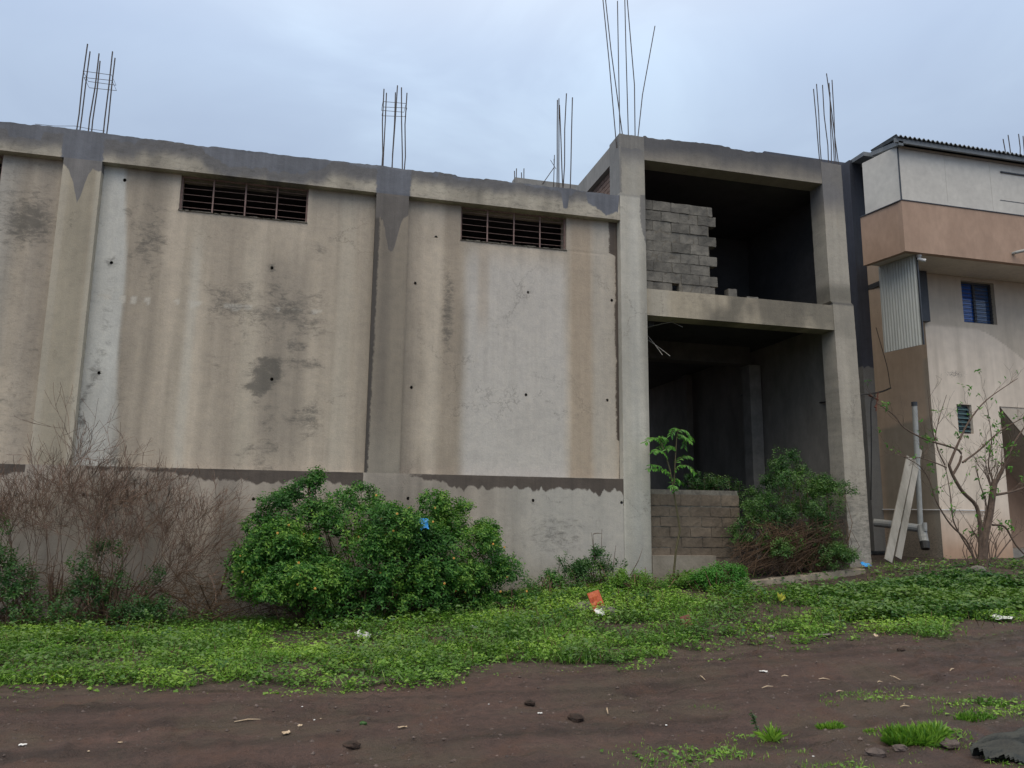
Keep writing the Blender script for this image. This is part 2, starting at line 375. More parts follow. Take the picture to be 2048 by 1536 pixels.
# ------------------------------------------------------------------ facade painting
HOLES = [(543, 530), (543, 755), (218, 519), (193, 742), (833, 561), (825, 772), (1061, 580), (1057, 787), (1230, 596), (1221, 798), (816, 997), (1066, 1001), (1243, 1005), (507, 998), (167, 990), (245, 352), (875, 468)]
HW = [at(u, v, 13.0)[[0, 2]] for u, v in HOLES]
def band(x, a, b_, s=.06): return ss(a-s, a+s, x)*(1-ss(b_-s, b_+s, x))
def paint(kind, x, z):
    x = np.asarray(x, float); z = np.asarray(z, float)
    n = len(x)
    wob = (fbm(x*.8, z*.35, 31)-.5)*.25
    xw = x+wob*.5
    st = fbm(xw*2.6, z*.12, 40, 5)                    # long vertical streaks
    st2 = fbm(xw*7, z*.25+5, 41, 4)
    bl = fbm(x*1.1, z*1.0, 42, 5)
    base = dict(panel=(.435, .378, .305), pil=(.40, .35, .275), beam=(.38, .35, .29), lower=(.37, .325, .275), tall=(.40, .385, .34), mid=(.37, .325, .25), rcol=(.36, .33, .28))[kind.rstrip('0123456789')]
    c = np.tile(np.array(base), (n, 1))
    v = .62+.55*st+.28*(st2-.5)+.35*(bl-.5)
    v = .95+(v-.9)*1.5; c *= v[:, None]/.93
    mold = np.clip((fbm(x*1.4, z*.8, 50, 4)-.55)*2, 0, 1)*.35
    wet = np.full(n, -1.0)
    def lay(mask, colr):
        nonlocal c
        mask = np.clip(mask, 0, 1)[:, None]; c = c*(1-mask)+np.array(colr)*mask
    rag = (fbm(x*9, x*0, 60, 3)-.5)
    if kind == 'panel1':
        lay(band(x+.03*np.sin(z*2), -3.6, -3.02-.05*(z-5), .035)*.85, (.54, .545, .515)); c *= (1-.12*np.clip((bl-.5)*4, -1, 1))[:, None]
        lay(band(xw, -2.98, -2.5, .12)*.5, (.27, .235, .19))
        lay(band(xw, -2.2, -1.85, .1)*(1-ss(6.2, 6.6, z))*.45, (.47, .415, .335))
        lay(band(xw, -1.75, -1.25, .1)*(1-ss(6.4, 6.6, z))*.4, (.28, .24, .195))
        lay(band(xw, -1.2, -.95, .07)*(1-ss(5.6, 6.4, z))*.5, (.48, .43, .35))
        lay(band(xw, -.9, -.15, .15)*band(z, 2.6, 5.9, .4)*.55, (.245, .215, .18))
        lay(band(xw, .3, .55, .08)*.55, (.5, .45, .37)); lay(band(xw, -2.05, -1.9, .05)*(1-ss(5.5, 6.4, z))*.5, (.52, .5, .44)); lay(band(xw, -.1, .2, .1)*.4, (.3, .26, .21))
        lay(band(xw, .68, .9, .05)*.4, (.27, .24, .2))
        lay(ss(6.55, 7.1, z)*.4*(x > -.2), (.27, .25, .22))
        # lime runs along the construction joint
        run = ss(.5, .62, vn(x*14, x*0, 66))*vn(x*3, x*0, 67)
        zj = 5.02
        lay(((z < zj)*(z > zj-.14*run)).astype(float)*ss(.2, .5, run)*.7*(x < 0.4), (.55, .52, .46))
        x0_, z0_ = x, z; x = x+(fbm(x*2.2, z*2.2, 301)-.5)*.9; z = z+(fbm(x*2.2, z*2.2, 302)-.5)*.9
        mold += .85*np.exp(-((x+.95)/.3)**2-((z-3.75)/.2)**2)+.8*np.exp(-((x+2.75)/.3)**2-((z-5.9)/.9)**2)+.7*np.exp(-((x+.7)/.5)**2-((z-4.9)/.7)**2)
        mold += .9*np.exp(-((x+.5)/.45)**2-((z-3.9)/.15)**2)+.5*np.exp(-((x+.6)/.3)**2-((z-3.0)/.6)**2)
        mold += .9*np.exp(-((x+3.42)/.12)**2-((z-3.2)/.9)**2)+.5*np.exp(-((x+3.3)/.15)**2-((z-4.9)/1.2)**2)
        mold += band(x0_, -3.0, .2, .2)*np.clip((fbm(x0_*1.3, z0_*1.6, 305)-.47)*4, 0, 1)*.75*ss(6.6, 6, z0_)
        mold *= .55+.9*fbm(x0_*4, z0_*6, 303); x, z = x0_, z0_
    elif kind == 'panel2':
        lay(np.ones(n)*.1, (.4, .35, .3))
        lay(band(xw, 1.4, 1.75, .08)*.4, (.3, .262, .22))
        lay(band(xw, 1.88, 2.08, .06)*(1-ss(6.2, 6.6, z))*.6, (.5, .44, .36))
        lay(band(xw, 2.12, 2.45, .08)*.55, (.3, .25, .195))
        lay(band(xw, 2.55, 4.42, .1)*(1-ss(5.9, 6.6, z))*.9, (.505, .482, .45)); lay(np.clip((bl-.52)*4, 0, 1)*band(x, 2.6, 4.4, .1)*.35, (.37, .35, .325))
        lay(band(x, 2.75, 2.95, .06)*band(z, 4.9, 6.4, .4)*.4, (.36, .28, .2))
        lay(band(x, 4.5, 4.9, .05)*.7, (.345, .275, .205))
        lay(band(xw, 4.95, 5.4, .08)*.55, (.45, .425, .38))
        mold += 1.0*np.exp(-((x-2.22)/.14)**2-((z-5.1)/.9)**2)+.5*np.exp(-((x-1.75)/.12)**2-((z-4.6)/1)**2)+.4*np.exp(-((x-3.3)/.4)**2-((z-5.)/.4)**2)
        # dark strip at the reveal beside the tall column
        wet = np.maximum(wet, x-(5.37+.06*(z < 3)) + (fbm(z*2.5, z*0, 70)-.5)*.05-.0)
        wet = np.maximum(wet, np.where(z > 6.5, x-5.27+.03*rag, -1))
    elif kind == 'panel0':
        lay(band(xw, -5.4, -4.7, .2)*.5, (.42, .42, .4)); lay(band(xw, -4.45, -4.1, .12)*.35, (.28, .25, .22))
        mold += .9*np.exp(-((x+4.45)/.3)**2-((z-6.1)/.35)**2)+.4
    elif kind == 'pil1':
        lay(band(x, -3.92, -3.56, .05)*.5, (.265, .245, .19)); lay(band(x, -4.1, -3.93, .04)*.5, (.45, .42, .35)); lay(band(x, -3.53, -3.4, .02)*.5, (.47, .45, .38))
        zb = 6.98-.02*np.cos(x*9)-.55*np.exp(-((x+3.77)/.09)**2)-.1*np.exp(-((x+3.9)/.05)**2)+.16*rag+.05*(fbm(x*30, x*0, 61)-.5)
        wet = z-zb
    elif kind == 'pil2':
        lay(np.ones(n)*.75, (.19, .165, .135)); lay(band(x, 1.0, 1.2, .08)*.5, (.13, .115, .1)); lay(ss(3.6, 2.4, z)*.5, (.33, .3, .25))
        zb = 6.72-.62*np.exp(-((x-1.17)/.13)**2)+.16*rag+.3*np.abs(x-1.17)
        wet = z-zb
        wet = np.maximum(wet, .945-x+.02*(fbm(z*3, z*0, 71)-.5)+.008*(z-4))  # dark strip down the left edge of the pilaster
    elif kind == 'lower':
        lay(ss(2.5, 4.2, x)*.7, (.43, .42, .39)); lay(band(xw, -3.5, -1.5, .5)*.35, (.3, .255, .21)); lay(ss(-3.2, -4.2, x)*.3, (.42, .38, .34))
        lay(band(x, .88, 1.47, .06)*.4*ss(1.2, 2.2, z), (.24, .22, .19))
        mold += .75*np.exp(-((x-4.2)/.7)**2-((z-1.3)/.5)**2)+.4*ss(1.0, .3, z)
        lay(ss(.75, .1, z-wall_z(x)*.8)*.45, (.2, .185, .155))
        # wet run-off below the ledge with a ragged lower edge
        a = (x > -3.45)*(x < .9); a2_ = (x > 1.5)*(x < 5.45); a0 = (x < -4.03)
        sc = np.abs(((x*4.6+.5*np.sin(x*5)+.3*np.sin(x*13)) % 1)-.5)
        dep = np.where(a, .05+.13*ss(-3.2, -.8, x)+.06*np.exp(-((x-.75)/.12)**2), 0)+np.where(a2_, .02+.2*ss(1.5, 2.6, x)+.1*np.exp(-((x-4.95)/.08)**2)+.08*ss(5.3, 5.45, x), 0)+np.where(a0, .16, 0)
        zb = 2.285-dep*(1+.32*(sc-.25)*2)+.11*rag
        wet = np.where(a | a2_ | a0, z-zb, -1)
        wet = np.where((z > 2.28), np.minimum(wet, .0)+.0, wet)
    elif kind == 'beam':
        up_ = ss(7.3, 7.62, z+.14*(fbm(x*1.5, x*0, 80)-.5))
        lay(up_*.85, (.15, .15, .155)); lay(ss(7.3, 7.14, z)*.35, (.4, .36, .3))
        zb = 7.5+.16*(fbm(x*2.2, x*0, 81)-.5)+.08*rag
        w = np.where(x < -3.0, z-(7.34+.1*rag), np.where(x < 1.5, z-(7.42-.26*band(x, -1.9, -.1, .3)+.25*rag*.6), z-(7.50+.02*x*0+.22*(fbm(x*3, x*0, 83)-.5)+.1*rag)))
        lay(ss(-.12, .08, w+.03+.14*(fbm(x*5, z*5, 84)-.5))*.92, (.092, .096, .112)); lay(ss(-.2, .0, w)*.35, (.2, .195, .19))  # damp stain along the top, with bluish lens haze painted into its colour
        w = np.where(fbm(x*1.1, x*0, 85) > .56, w, w-.12)-.06
        for cx, cw in ((-3.77, .3), (1.17, .3)):
            w = np.maximum(w, cw-np.abs(x-cx)+.02*rag)
        w = np.maximum(w, np.where(np.abs(x-5.1) < .32, z-(7.2+.5*np.abs(x-5.2)+.1*rag), -1))
        w = np.maximum(w, np.where(np.abs(x-4.35) < .06, z-7.25, -1))
        wet = w; mold += .5
    elif kind == 'tall':
        lay(band(x, 5.6, 5.8, .06)*.3, (.47, .475, .45)); lay(ss(7.66, 7.7, z)*.45, (.27, .25, .21)); lay(ss(8.1, 8.7, z)*.85, (.095, .1, .118)); lay(ss(5.86, 5.97, x)*.35, (.3, .29, .25))  # column head stained dark, its blue cast is painted lens haze
        lay(ss(1.6, .6, z)*.35, (.3, .3, .27))
        wet = np.where(z > 7.66, np.maximum(5.5-x-.02+.03*rag, -1), -1)
        wet = np.maximum(wet, np.where((z > 6.55) & (z < 7.7), x-(5.84+.12*ss(7.3, 6.5, z))+.05*(fbm(z*6, z*0, 90)-.5), -1))
        wet = np.maximum(wet, z-8.62+.1*rag)
        lay(np.exp(-((z-7.66)/.02)**2)*.6, (.2, .2, .19))
    elif kind == 'mid':
        lay(np.clip((fbm(x*1.6, z*1.2, 95)-.47)*5, 0, 1)*.75, (.12, .11, .09)); lay(ss(9.0, 9.6, x)*.5, (.2, .185, .15)); lay(band(x, 6.0, 6.4, .1)*.5, (.4, .38, .33)); mold += .35
    elif kind == 'mid2':
        lay(np.ones(n)*.6, (.12, .122, .13)); lay(ss(.05, .4, z-8.43+.3*(bl-.5))*.88, (.062, .067, .082)); lay(np.clip((bl-.45)*3, 0, 1)*.5, (.13, .13, .135)); lay(ss(8.55, 8.43, z+.1*(bl-.5))*.5, (.32, .29, .24))  # wet dark concrete plus a blue lens-flare haze put into the colour
        mold += .3
    elif kind == 'rcol':
        lay(band(z, 7.9, 9.2, .3)*.85, (.14, .142, .155)); lay(band(z, 5.9, 6.3, .12)*.75, (.11, .105, .085)); lay(band(z, 5.2, 5.88, .05)*.4, (.2, .19, .16)); lay(np.clip((bl-.5)*4, 0, 1)*.45, (.18, .17, .145)); lay(band(z, 6.3, 7.6, .3)*.3, (.4, .385, .34))  # dark patches near the head, bluish from haze painted in
        lay(ss(2.6, 1.2, z)*.3, (.36, .34, .31)); mold += .45*ss(3.2, 1.5, z)+.3
        lay(np.exp(-((z-5.9)/.02)**2)*.8, (.08, .08, .08)); lay(np.exp(-((z-3.55)/.015)**2)*.6, (.12, .12, .11))
    for hx, hz in HW:                               # damp halo round each tie hole
        d = np.hypot(x-hx, (z-hz)*.8); mold = mold+.55*np.exp(-(d/.07)**2)
    c = np.clip(c, .03, .62)
    wc = np.tile(np.array(dict(beam=(.115, .125, .15), mid2=(.12, .125, .14), tall=(.17, .165, .155), pil1=(.15, .145, .145), pil2=(.105, .095, .088)).get(kind, (.088, .069, .056))), (n, 1))  # wet colours; those of the beam tops include the painted blue haze
    if kind == 'pil2': wc[(x < .98) & (z < 6.7)] = (.055, .047, .04)  # left edge strip gets a darker colour
    wc = wc*(.75+.5*st2)[:, None]
    return c, np.clip(wet, -1, 1), np.clip(mold, 0, 1.3), wc

def slab(name, parent, rects, y0, y1, kind=None, mt=None, cell=.04, topj=0, lean=None, holes=True, label=None, edgej=0):
    """rects (x0,x1,z0,z1): front face gridded for the paint, sides and back closed"""
    mb = MB()
    for (x0, x1, z0, z1) in rects:
        nx = max(2, int((x1-x0)/cell)+1); nz_ = max(2, int((z1-z0)/cell)+1)
        X, Z = np.meshgrid(np.linspace(x0, x1, nx), np.linspace(z0, z1, nz_))
        X = X.copy(); Z = Z.copy()
        if topj:
            k = (np.arange(nz_)/(nz_-1))[:, None]**6
            Z = Z+k*topj*((fbm(X*1.2, X*0, 77, 3)-.5)*1.0+(fbm(X*14, X*0, 78, 3)-.5)*.5 + ((vn(np.floor(X*1.7+.3*np.sin(X*3)), X*0, 79)-.5))*.8)
        if edgej:
            e0 = (fbm(Z*6, Z*0+x0, 33)-.5)*edgej; kx = np.abs(np.linspace(-1, 1, nx))[None]**8
            X = X+kx*e0
        if lean: X = X+lean(Z)
        Yf = np.full_like(X, y0)+(fbm(X*1.6, Z*1.6, 12)-.5)*.012
        Yf[0] = Yf[-1] = y0; Yf[:, 0] = Yf[:, -1] = y0
        V = np.stack([X, Yf, Z], -1).reshape(-1, 3)
        i = np.arange(nz_-1)[:, None]; j = np.arange(nx-1)[None]
        Fq = np.stack([i*nx+j, i*nx+j+1, (i+1)*nx+j+1, (i+1)*nx+j], -1).reshape(-1, 4)
        if holes:
            cx = (X[:-1, :-1]+X[1:, 1:]).ravel()/2; cz = (Z[:-1, :-1]+Z[1:, 1:]).ravel()/2
            keep = np.ones(len(cx), bool)
            for hx, hz in HW: keep &= ~(np.hypot(cx-hx, cz-hz) < .034)
            Fq0 = Fq; Fq = Fq0[keep]; rem = np.unique(Fq0[~keep]); kv = np.unique(Fq)
            for vi in np.intersect1d(rem, kv):
                dd = [(math.hypot(V[vi, 0]-hx, V[vi, 2]-hz), hx, hz) for hx, hz in HW]; d0, hx, hz = min(dd)
                V[vi, 0] = hx+(V[vi, 0]-hx)/d0*.027; V[vi, 2] = hz+(V[vi, 2]-hz)/d0*.03
        border = list(range(nx))+[k*nx+nx-1 for k in range(1, nz_)]+[(nz_-1)*nx+k for k in range(nx-2, -1, -1)]+[k*nx for k in range(nz_-2, 0, -1)]
        B = V[border].copy(); B[:, 1] = y1
        n0 = len(V); m_ = len(border); V = np.concatenate([V, B])
        S = np.array([[border[k], n0+k, n0+(k+1) % m_, border[(k+1) % m_]] for k in range(m_)])
        mb.add(V, np.concatenate([Fq, S]))
        mb.f.append(np.array([[mb.n-m_+k for k in range(m_)][::-1]]))
    A = None
    if kind:
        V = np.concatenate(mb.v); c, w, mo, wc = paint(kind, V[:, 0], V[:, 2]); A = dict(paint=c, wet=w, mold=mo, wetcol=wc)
    o = mb.build(name, mt or m_wall, parent, attrs=A)
    if label: o['label'] = label
    return o

def rebars(parent, bars, Ys, rings=(), r=.011, name='rebar_bundle'):
    pos = at(*bars[0][0], Ys[0])
    mbs = []
    root = None
    for k, bb in enumerate(bars):
        Y = Ys[k % len(Ys)]; p0 = at(*bb[0], Y); p1 = at(*bb[-1], Y)
        p0 = p0-np.array([0, 0, .35])*1.0
        pts = [p0]
        if len(bb) == 3: 
            m_ = at(*bb[1], Y); pts = [p0+(m_-p0)*t_*(1) for t_ in (0, .5)]+[m_]+[m_+(p1-m_)*t_ for t_ in (.5, 1)]
        else:
            w_ = np.array([rng.normal(0, .012), rng.normal(0, .01), 0])
            pts = [p0, p0+(p1-p0)*.33+w_, p0+(p1-p0)*.66-w_*.5, p1]
        mb = MB(); mb.tube(pts, r, 5)
        if root is None: root = mb.build(name, m_rebar, parent)
        else: mb.build('rebar', m_rebar, root)
    for (u0_, u1_, v_, dv) in rings:
        a = at(u0_, v_, Ys[0]); b_ = at(u1_, v_+dv, Ys[0]); d = at(u1_, v_+dv, Ys[0])+np.array([0, Ys[-1]-Ys[0], 0]); e_ = a+np.array([0, Ys[-1]-Ys[0], 0])
        mb = MB(); mb.tube([a, b_, d, e_, a], .005, 4, cap=False); mb.build('stirrup', m_rebar, root)
    return root

# ------------------------------------------------------------------ warehouse
WH = thing('warehouse', 'long low concrete warehouse with stained beige plaster panels and high barred openings', 'warehouse', (-1, 13.5, 0))
Y0 = 13.0; YP = 13.16
slab('lower_wall', WH, [(-9, 5.43, -.4, 2.285)], Y0, 13.55, 'lower')
Z0, Z1, ZW = 2.28, 7.145, 6.515
slab('wall_panel', WH, [(-9, -4.03, Z0, ZW), (-4.93, -4.03, ZW, Z1), (-9, -7.2, ZW, Z1)], YP, 13.5, 'panel0', label='leftmost plaster wall panel, cut off by the picture edge')
slab('wall_panel', WH, [(-3.475, .885, Z0, ZW), (-3.475, -2.31, ZW, Z1), (-.26, .885, ZW, Z1)], YP, 13.5, 'panel1', edgej=0, label='wide beige plaster panel with a pale left strip and black mould patches')
slab('wall_panel', WH, [(1.45, 5.43, Z0, ZW-.025), (1.45, 2.415, ZW-.025, Z1), (4.42, 5.43, ZW-.025, Z1)], YP, 13.5, 'panel2', label='paler greyish plaster panel with brown vertical stain at the right')
slab('pilaster', WH, [(-4.03, -3.475, Z0+.005, Z1)], Y0, 13.55, 'pil1', label='pale yellowish pilaster with dark pointed wet stain at its head')
slab('pilaster', WH, [(.885, 1.45, Z0+.005, Z1)], Y0, 13.55, 'pil2', label='dark brown grey pilaster between the two large panels')
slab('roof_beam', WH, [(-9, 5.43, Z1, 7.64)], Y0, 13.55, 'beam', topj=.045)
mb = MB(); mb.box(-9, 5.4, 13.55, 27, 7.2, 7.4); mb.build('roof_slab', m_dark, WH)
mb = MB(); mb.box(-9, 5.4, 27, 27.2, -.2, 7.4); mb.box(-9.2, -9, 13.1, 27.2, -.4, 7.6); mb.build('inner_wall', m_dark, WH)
mb = MB()
pass
def grille(x0, x1, z0, z1, nv, parent, label=None):
    Yg = 13.22
    mb = MB()
    mb.box(x0, x0+.03, Yg, Yg+.03, z0, z1); mb.box(x1-.03, x1, Yg, Yg+.03, z0, z1); mb.box(x0+.03, x1-.03, Yg, Yg+.03, z0, z0+.025); mb.box(x0+.03, x1-.03, Yg, Yg+.03, z1-.025, z1)
    fr = mb.build('window_grille', m_grille, parent)
    if label: fr['label'] = label
    for k in range(nv):
        x = x0+(x1-x0)*(k+1)/(nv+1); mb = MB(); mb.box(x-.012, x+.012, Yg-.012, Yg-.002, z0, z1, .002); mb.build('upright', m_grille, fr)
    for k in range(5):
        z = z0+(z1-z0)*(k+.85)/5.6; a = rng.normal(0, .004); mb = MB()
        mb.tube([(x0, Yg+.015, z+a), ((x0+x1)/2, Yg+.012, z-a), (x1, Yg+.015, z+rng.normal(0, .006))], .0048, 5); mb.build('bar', m_grille, fr)
grille(-7.2, -4.93, ZW, Z1, 4, WH, 'rusty barred opening cut by the left picture edge')
grille(-2.31, -.26, ZW, Z1, 3, WH, 'rusty barred opening in the wide left panel')
grille(2.415, 4.42, ZW-.025, Z1, 3, WH, 'rusty barred opening in the paler right panel')
# chipped sill mortar under openings
for (x0, x1, z) in ((-2.31, -.26, ZW), (2.415, 4.42, ZW-.025)):
    mb = MB(); n = 40
    for k in range(n):
        x = x0+(x1-x0)*(k+.5)/n; h_ = rng.uniform(.004, .022); mb.box(x-.03, x+.03, 13.14, 13.2, z, z+h_, .004)
    mb.build('broken_sill', m_mortar, WH)
rebars(WH, [((152, 258), (175, 88)), ((159, 259), (180, 103)), ((177, 262), (198, 107)), ((184, 263), (200, 122)), ((207, 264), (225, 103)), ((213, 265), (230, 116))], [13.1, 13.42], [(166, 223, 142, 8), (168, 224, 155, 6)])
rebars(WH, [((763, 334), (768, 178)), ((766, 335), (773, 186)), ((783, 337), (795, 171)), ((785, 338), (791, 185)), ((806, 340), (803, 175)), ((807, 340), (814, 186))], [13.1, 13.42], [(766, 812, 203, 4), (767, 814, 214, 2)])
mb = MB(); mb.tube([at(70, 248, 13.2), at(110, 252, 13.15), at(150, 252, 13.1), at(180, 258, 13.1), at(210, 262, 13.1)], .004, 4); mb.build('loose_wire', m_rebar, WH)

# ------------------------------------------------------------------ tall unfinished frame
FR = thing('concrete_frame', 'tall unfinished two storey bare concrete frame with dark open bays', 'unfinished building', (8, 13.5, 0))
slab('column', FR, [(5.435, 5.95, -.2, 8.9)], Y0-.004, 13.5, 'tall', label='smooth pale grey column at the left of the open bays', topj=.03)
slab('column', FR, [(10.02, 10.5, -.2, 8.9)], Y0-.004, 13.42, 'rcol', lean=lambda z: -.055*np.clip((z-3)/5, 0, 1.2)-.05*(z > 5.9), label='rough speckled column at the right of the open bays', edgej=.012, topj=.05)
slab('beam', FR, [(5.95, 9.93, 8.43, 8.93)], Y0+.004, 13.4, 'mid2', topj=.05, label='wet dark top beam tinted with painted blue haze')
slab('beam', FR, [(5.95, 9.99, 5.34, 5.85)], Y0+.006, 13.4, 'mid', label='blotchy middle beam between the storeys')
# side column faces, slabs, back columns and walls
mb = MB(); mb.box(5.46, 5.9, 16.0, 16.45, -.2, 8.98); mb.build('rear_column', m_conc, FR)
mb = MB(); mb.box(9.92, 10.22, 16.03, 16.37, -.2, 5.2); mb.build('rear_column', m_conc, FR)
mb = MB(); mb.box(5.46, 5.8, 13.5, 16.0, 8.5, 8.9, .01); mb.build('side_beam', m_greyw, FR)
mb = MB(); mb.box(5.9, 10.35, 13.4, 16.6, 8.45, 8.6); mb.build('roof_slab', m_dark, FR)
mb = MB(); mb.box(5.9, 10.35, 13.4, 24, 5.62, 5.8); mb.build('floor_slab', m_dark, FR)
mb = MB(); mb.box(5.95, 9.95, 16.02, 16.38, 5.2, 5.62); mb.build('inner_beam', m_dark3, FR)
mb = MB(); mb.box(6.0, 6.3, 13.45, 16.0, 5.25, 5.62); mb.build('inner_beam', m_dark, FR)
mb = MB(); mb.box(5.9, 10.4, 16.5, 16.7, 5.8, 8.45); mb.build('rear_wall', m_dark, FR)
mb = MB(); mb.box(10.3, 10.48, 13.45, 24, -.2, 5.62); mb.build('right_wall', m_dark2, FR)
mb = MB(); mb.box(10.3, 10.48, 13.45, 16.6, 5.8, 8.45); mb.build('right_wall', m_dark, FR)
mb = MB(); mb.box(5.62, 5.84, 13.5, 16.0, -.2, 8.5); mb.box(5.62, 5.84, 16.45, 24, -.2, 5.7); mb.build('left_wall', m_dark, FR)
mb = MB(); mb.box(10.12, 10.3, 19.6, 19.9, -.2, 5.6); mb.build('rear_column', m_dark2, FR)
# brick infill on the side above the warehouse roof
bi = MB(); bi.box(5.6, 5.62, 13.5, 16.0, 7.3, 8.5); BI = bi.build('side_infill', m_mortar, FR)
bme = None
for r_ in range(12):
    for k in range(11):
        y = 13.52+k*.235+(r_ % 2)*.11; z = 7.3+r_*.1
        if y+.22 > 16: continue
        if bme is None:
            mb = MB(); mb.box(-.035, 0, 0, .22, 0, .085, .004); o = mb.build('brick', m_brick, BI); bme = o.data
        else: o = bpy.data.objects.new('brick', bme); col.objects.link(o); attach(o, BI)
        o.location = (5.6, y, z)
# downpipe and cables inside the ground floor bay
mb = MB(); p = at(1408, 760, 20.5); q = at(1412, 975, 20.5); mb.tube([q-np.array([0, 0, .5]), p+np.array([0, 0, .6])], .05, 8); mb.build('downpipe', m_pvc, FR)
def cable(pts, r, parent=None, name='cable', m=None):
    mb = MB(); pts = np.array(pts); n = len(pts)
    tt = np.linspace(0, n-1, (n-1)*5+1); Q = np.stack([np.interp(tt, range(n), pts[:, k]) for k in range(3)], -1)
    for _ in range(3): Q[1:-1] = (Q[:-2]+2*Q[1:-1]+Q[2:])/4
    mb.tube(Q, r, 5); return mb.build(name, m or m_cable, parent)
cable([at(1530, 808, 16.2), at(1560, 812, 15.8), at(1600, 810, 15.3), at(1658, 803, 13.5)], .017, FR)
cable([at(1500, 780, 16.5), at(1470, 800, 17.5), at(1440, 832, 18.5), at(1415, 850, 20), at(1380, 862, 21)], .018, FR)
cable([at(1545, 780, 17.2), at(1590, 772, 16.5), at(1650, 755, 14.5)], .02, FR)
for a, b_ in (((1296, 680), (1340, 712)), ((1296, 672), (1325, 710)), ((1293, 655), (1355, 642)), ((1330, 640), (1365, 654))):
    mb = MB(); A = at(*a, 13.45); B = at(*b_, 13.2); mb.tube([A, (A+B)/2+[0, 0, .01], B], .006, 4); mb.build('bent_rod', m_plank, FR)

# concrete blocks
BSH = {}
def blk(w, h, d, parent, m, x, y, z, lab=None):
    key = (round(w, 2), round(h, 3), m.name, int(rng.integers(0, 4)))
    if key not in BSH:
        mb = MB()
        nx_, nz2 = 5, 3
        X, Z = np.meshgrid(np.linspace(0, w, nx_), np.linspace(0, h, nz2)); Yf = rng.uniform(-.004, .006, X.shape)
        X = X+np.where((X == 0) | (X == w), rng.uniform(-.006, .006, X.shape), 0); Z = Z+np.where((Z == 0) | (Z == h), rng.uniform(-.006, .006, Z.shape), 0)
        V = np.stack([X, Yf, Z], -1).reshape(-1, 3)
        Fq = [(i*nx_+j, i*nx_+j+1, (i+1)*nx_+j+1, (i+1)*nx_+j) for i in range(nz2-1) for j in range(nx_-1)]
        bd = list(range(nx_))+[nx_*2-1, nx_*3-1]+[2*nx_+k for k in range(nx_-2, -1, -1)]+[nx_]
        B = V[bd].copy(); B[:, 1] = d; n0 = len(V); mm_ = len(bd)
        Fq += [(bd[k], n0+k, n0+(k+1) % mm_, bd[(k+1) % mm_]) for k in range(mm_)]
        mb.add(np.concatenate([V, B]), Fq, rng.random()); mb.f.append(np.array([[n0+k for k in range(mm_)][::-1]]))
        o = mb.build('concrete_block', m, parent); BSH[key] = o.data
    else:
        o = bpy.data.objects.new('concrete_block', BSH[key]); col.objects.link(o); attach(o, parent)
    o.location = (x, y, z); return o
mb = MB(); mb.box(5.955, 6.45, 13.2, 13.28, 5.852, 6.05); mb.box(6.7, 7.36, 13.152, 13.28, 5.852, 6.06); mb.box(5.955, 7.36, 13.152, 13.28, 6.06, 7.66); UI = mb.build('block_infill', m_mortar, FR)
rh = .204
for r_ in range(9):
    z = 5.853+r_*rh; x = 5.957; k = 0; end = 7.42+(.16 if r_ % 2 else 0)+rng.uniform(-.03, .03)
    if r_ == 0: end = 7.45
    while x < end-.05:
        w = .38 if k or r_ % 2 else .2
        w = min(w, end-x)
        if w < .09: break
        if r_ == 0 and k == 1: x += 0; 
        if not (r_ == 0 and abs(x-6.55) < .2 and k == 2): blk(round(w, 2), rh-.016+rng.uniform(-.004, .004), .16, UI, m_block, x, 13.14+rng.uniform(-.012, .012), z)
        else: x -= .28
        x += w+.012; k += 1
        if r_ == 0 and k == 2: x += .1
blk(.18, .19, .16, FR, m_block, *([float(at(1458, 593, 13.14)[0]), 13.14, 5.853]))
blk(.24, .07, .16, FR, m_block, *([float(at(1495, 597, 13.14)[0]), 13.14, 5.853]))
mb = MB(); mb.box(5.955, 7.76, 13.113, 13.28, .2, 2.12); LW = mb.build('block_wall', m_mortar, FR)
rh = .183
for r_ in range(9):
    z = .36+r_*rh+(.01 if r_ > 7 else 0); x = 5.957; k = 0; end = 7.78
    while x < end-.03:
        w = .4 if (k or r_ % 2) else .22
        w = min(w, end-x)
        if w < .06: break
        blk(round(w, 2), rh-.014 if r_ < 8 else .2, .2, LW, m_block2, x, 13.1+rng.uniform(-.008, .008), z)
        x += w+.01; k += 1
mb = MB(); mb.box(5.955, 7.2, 12.99, 13.35, .1, .95, .01)
mb.build('wall_footing', m_foot, FR)
rebars(FR, [((1233, 262), (1218, 120), (1203, -30)), ((1240, 262), (1237, 120), (1235, 2)), ((1248, 262), (1222, 100), (1208, -30)), ((1257, 262), (1252, 100), (1249, -30)), ((1270, 264), (1269, 170), (1252, -30)), ((1273, 264), (1285, 190), (1310, 52))], [13.1, 13.35], r=.0105)
rebars(FR, [((1640, 318), (1627, 178)), ((1643, 318), (1633, 168)), ((1656, 320), (1645, 170)), ((1661, 322), (1660, 185)), ((1672, 322), (1664, 160)), ((1679, 325), (1653, 147)), ((1668, 322), (1658, 166))], [13.1, 13.35], r=.0105)
rebars(FR, [((1114, 372), (1115, 200)), ((1118, 372), (1118, 197)), ((1127, 374), (1119, 210)), ((1125, 372), (1133, 187)), ((1140, 372), (1145, 195))], [16.1, 16.35], r=.014)
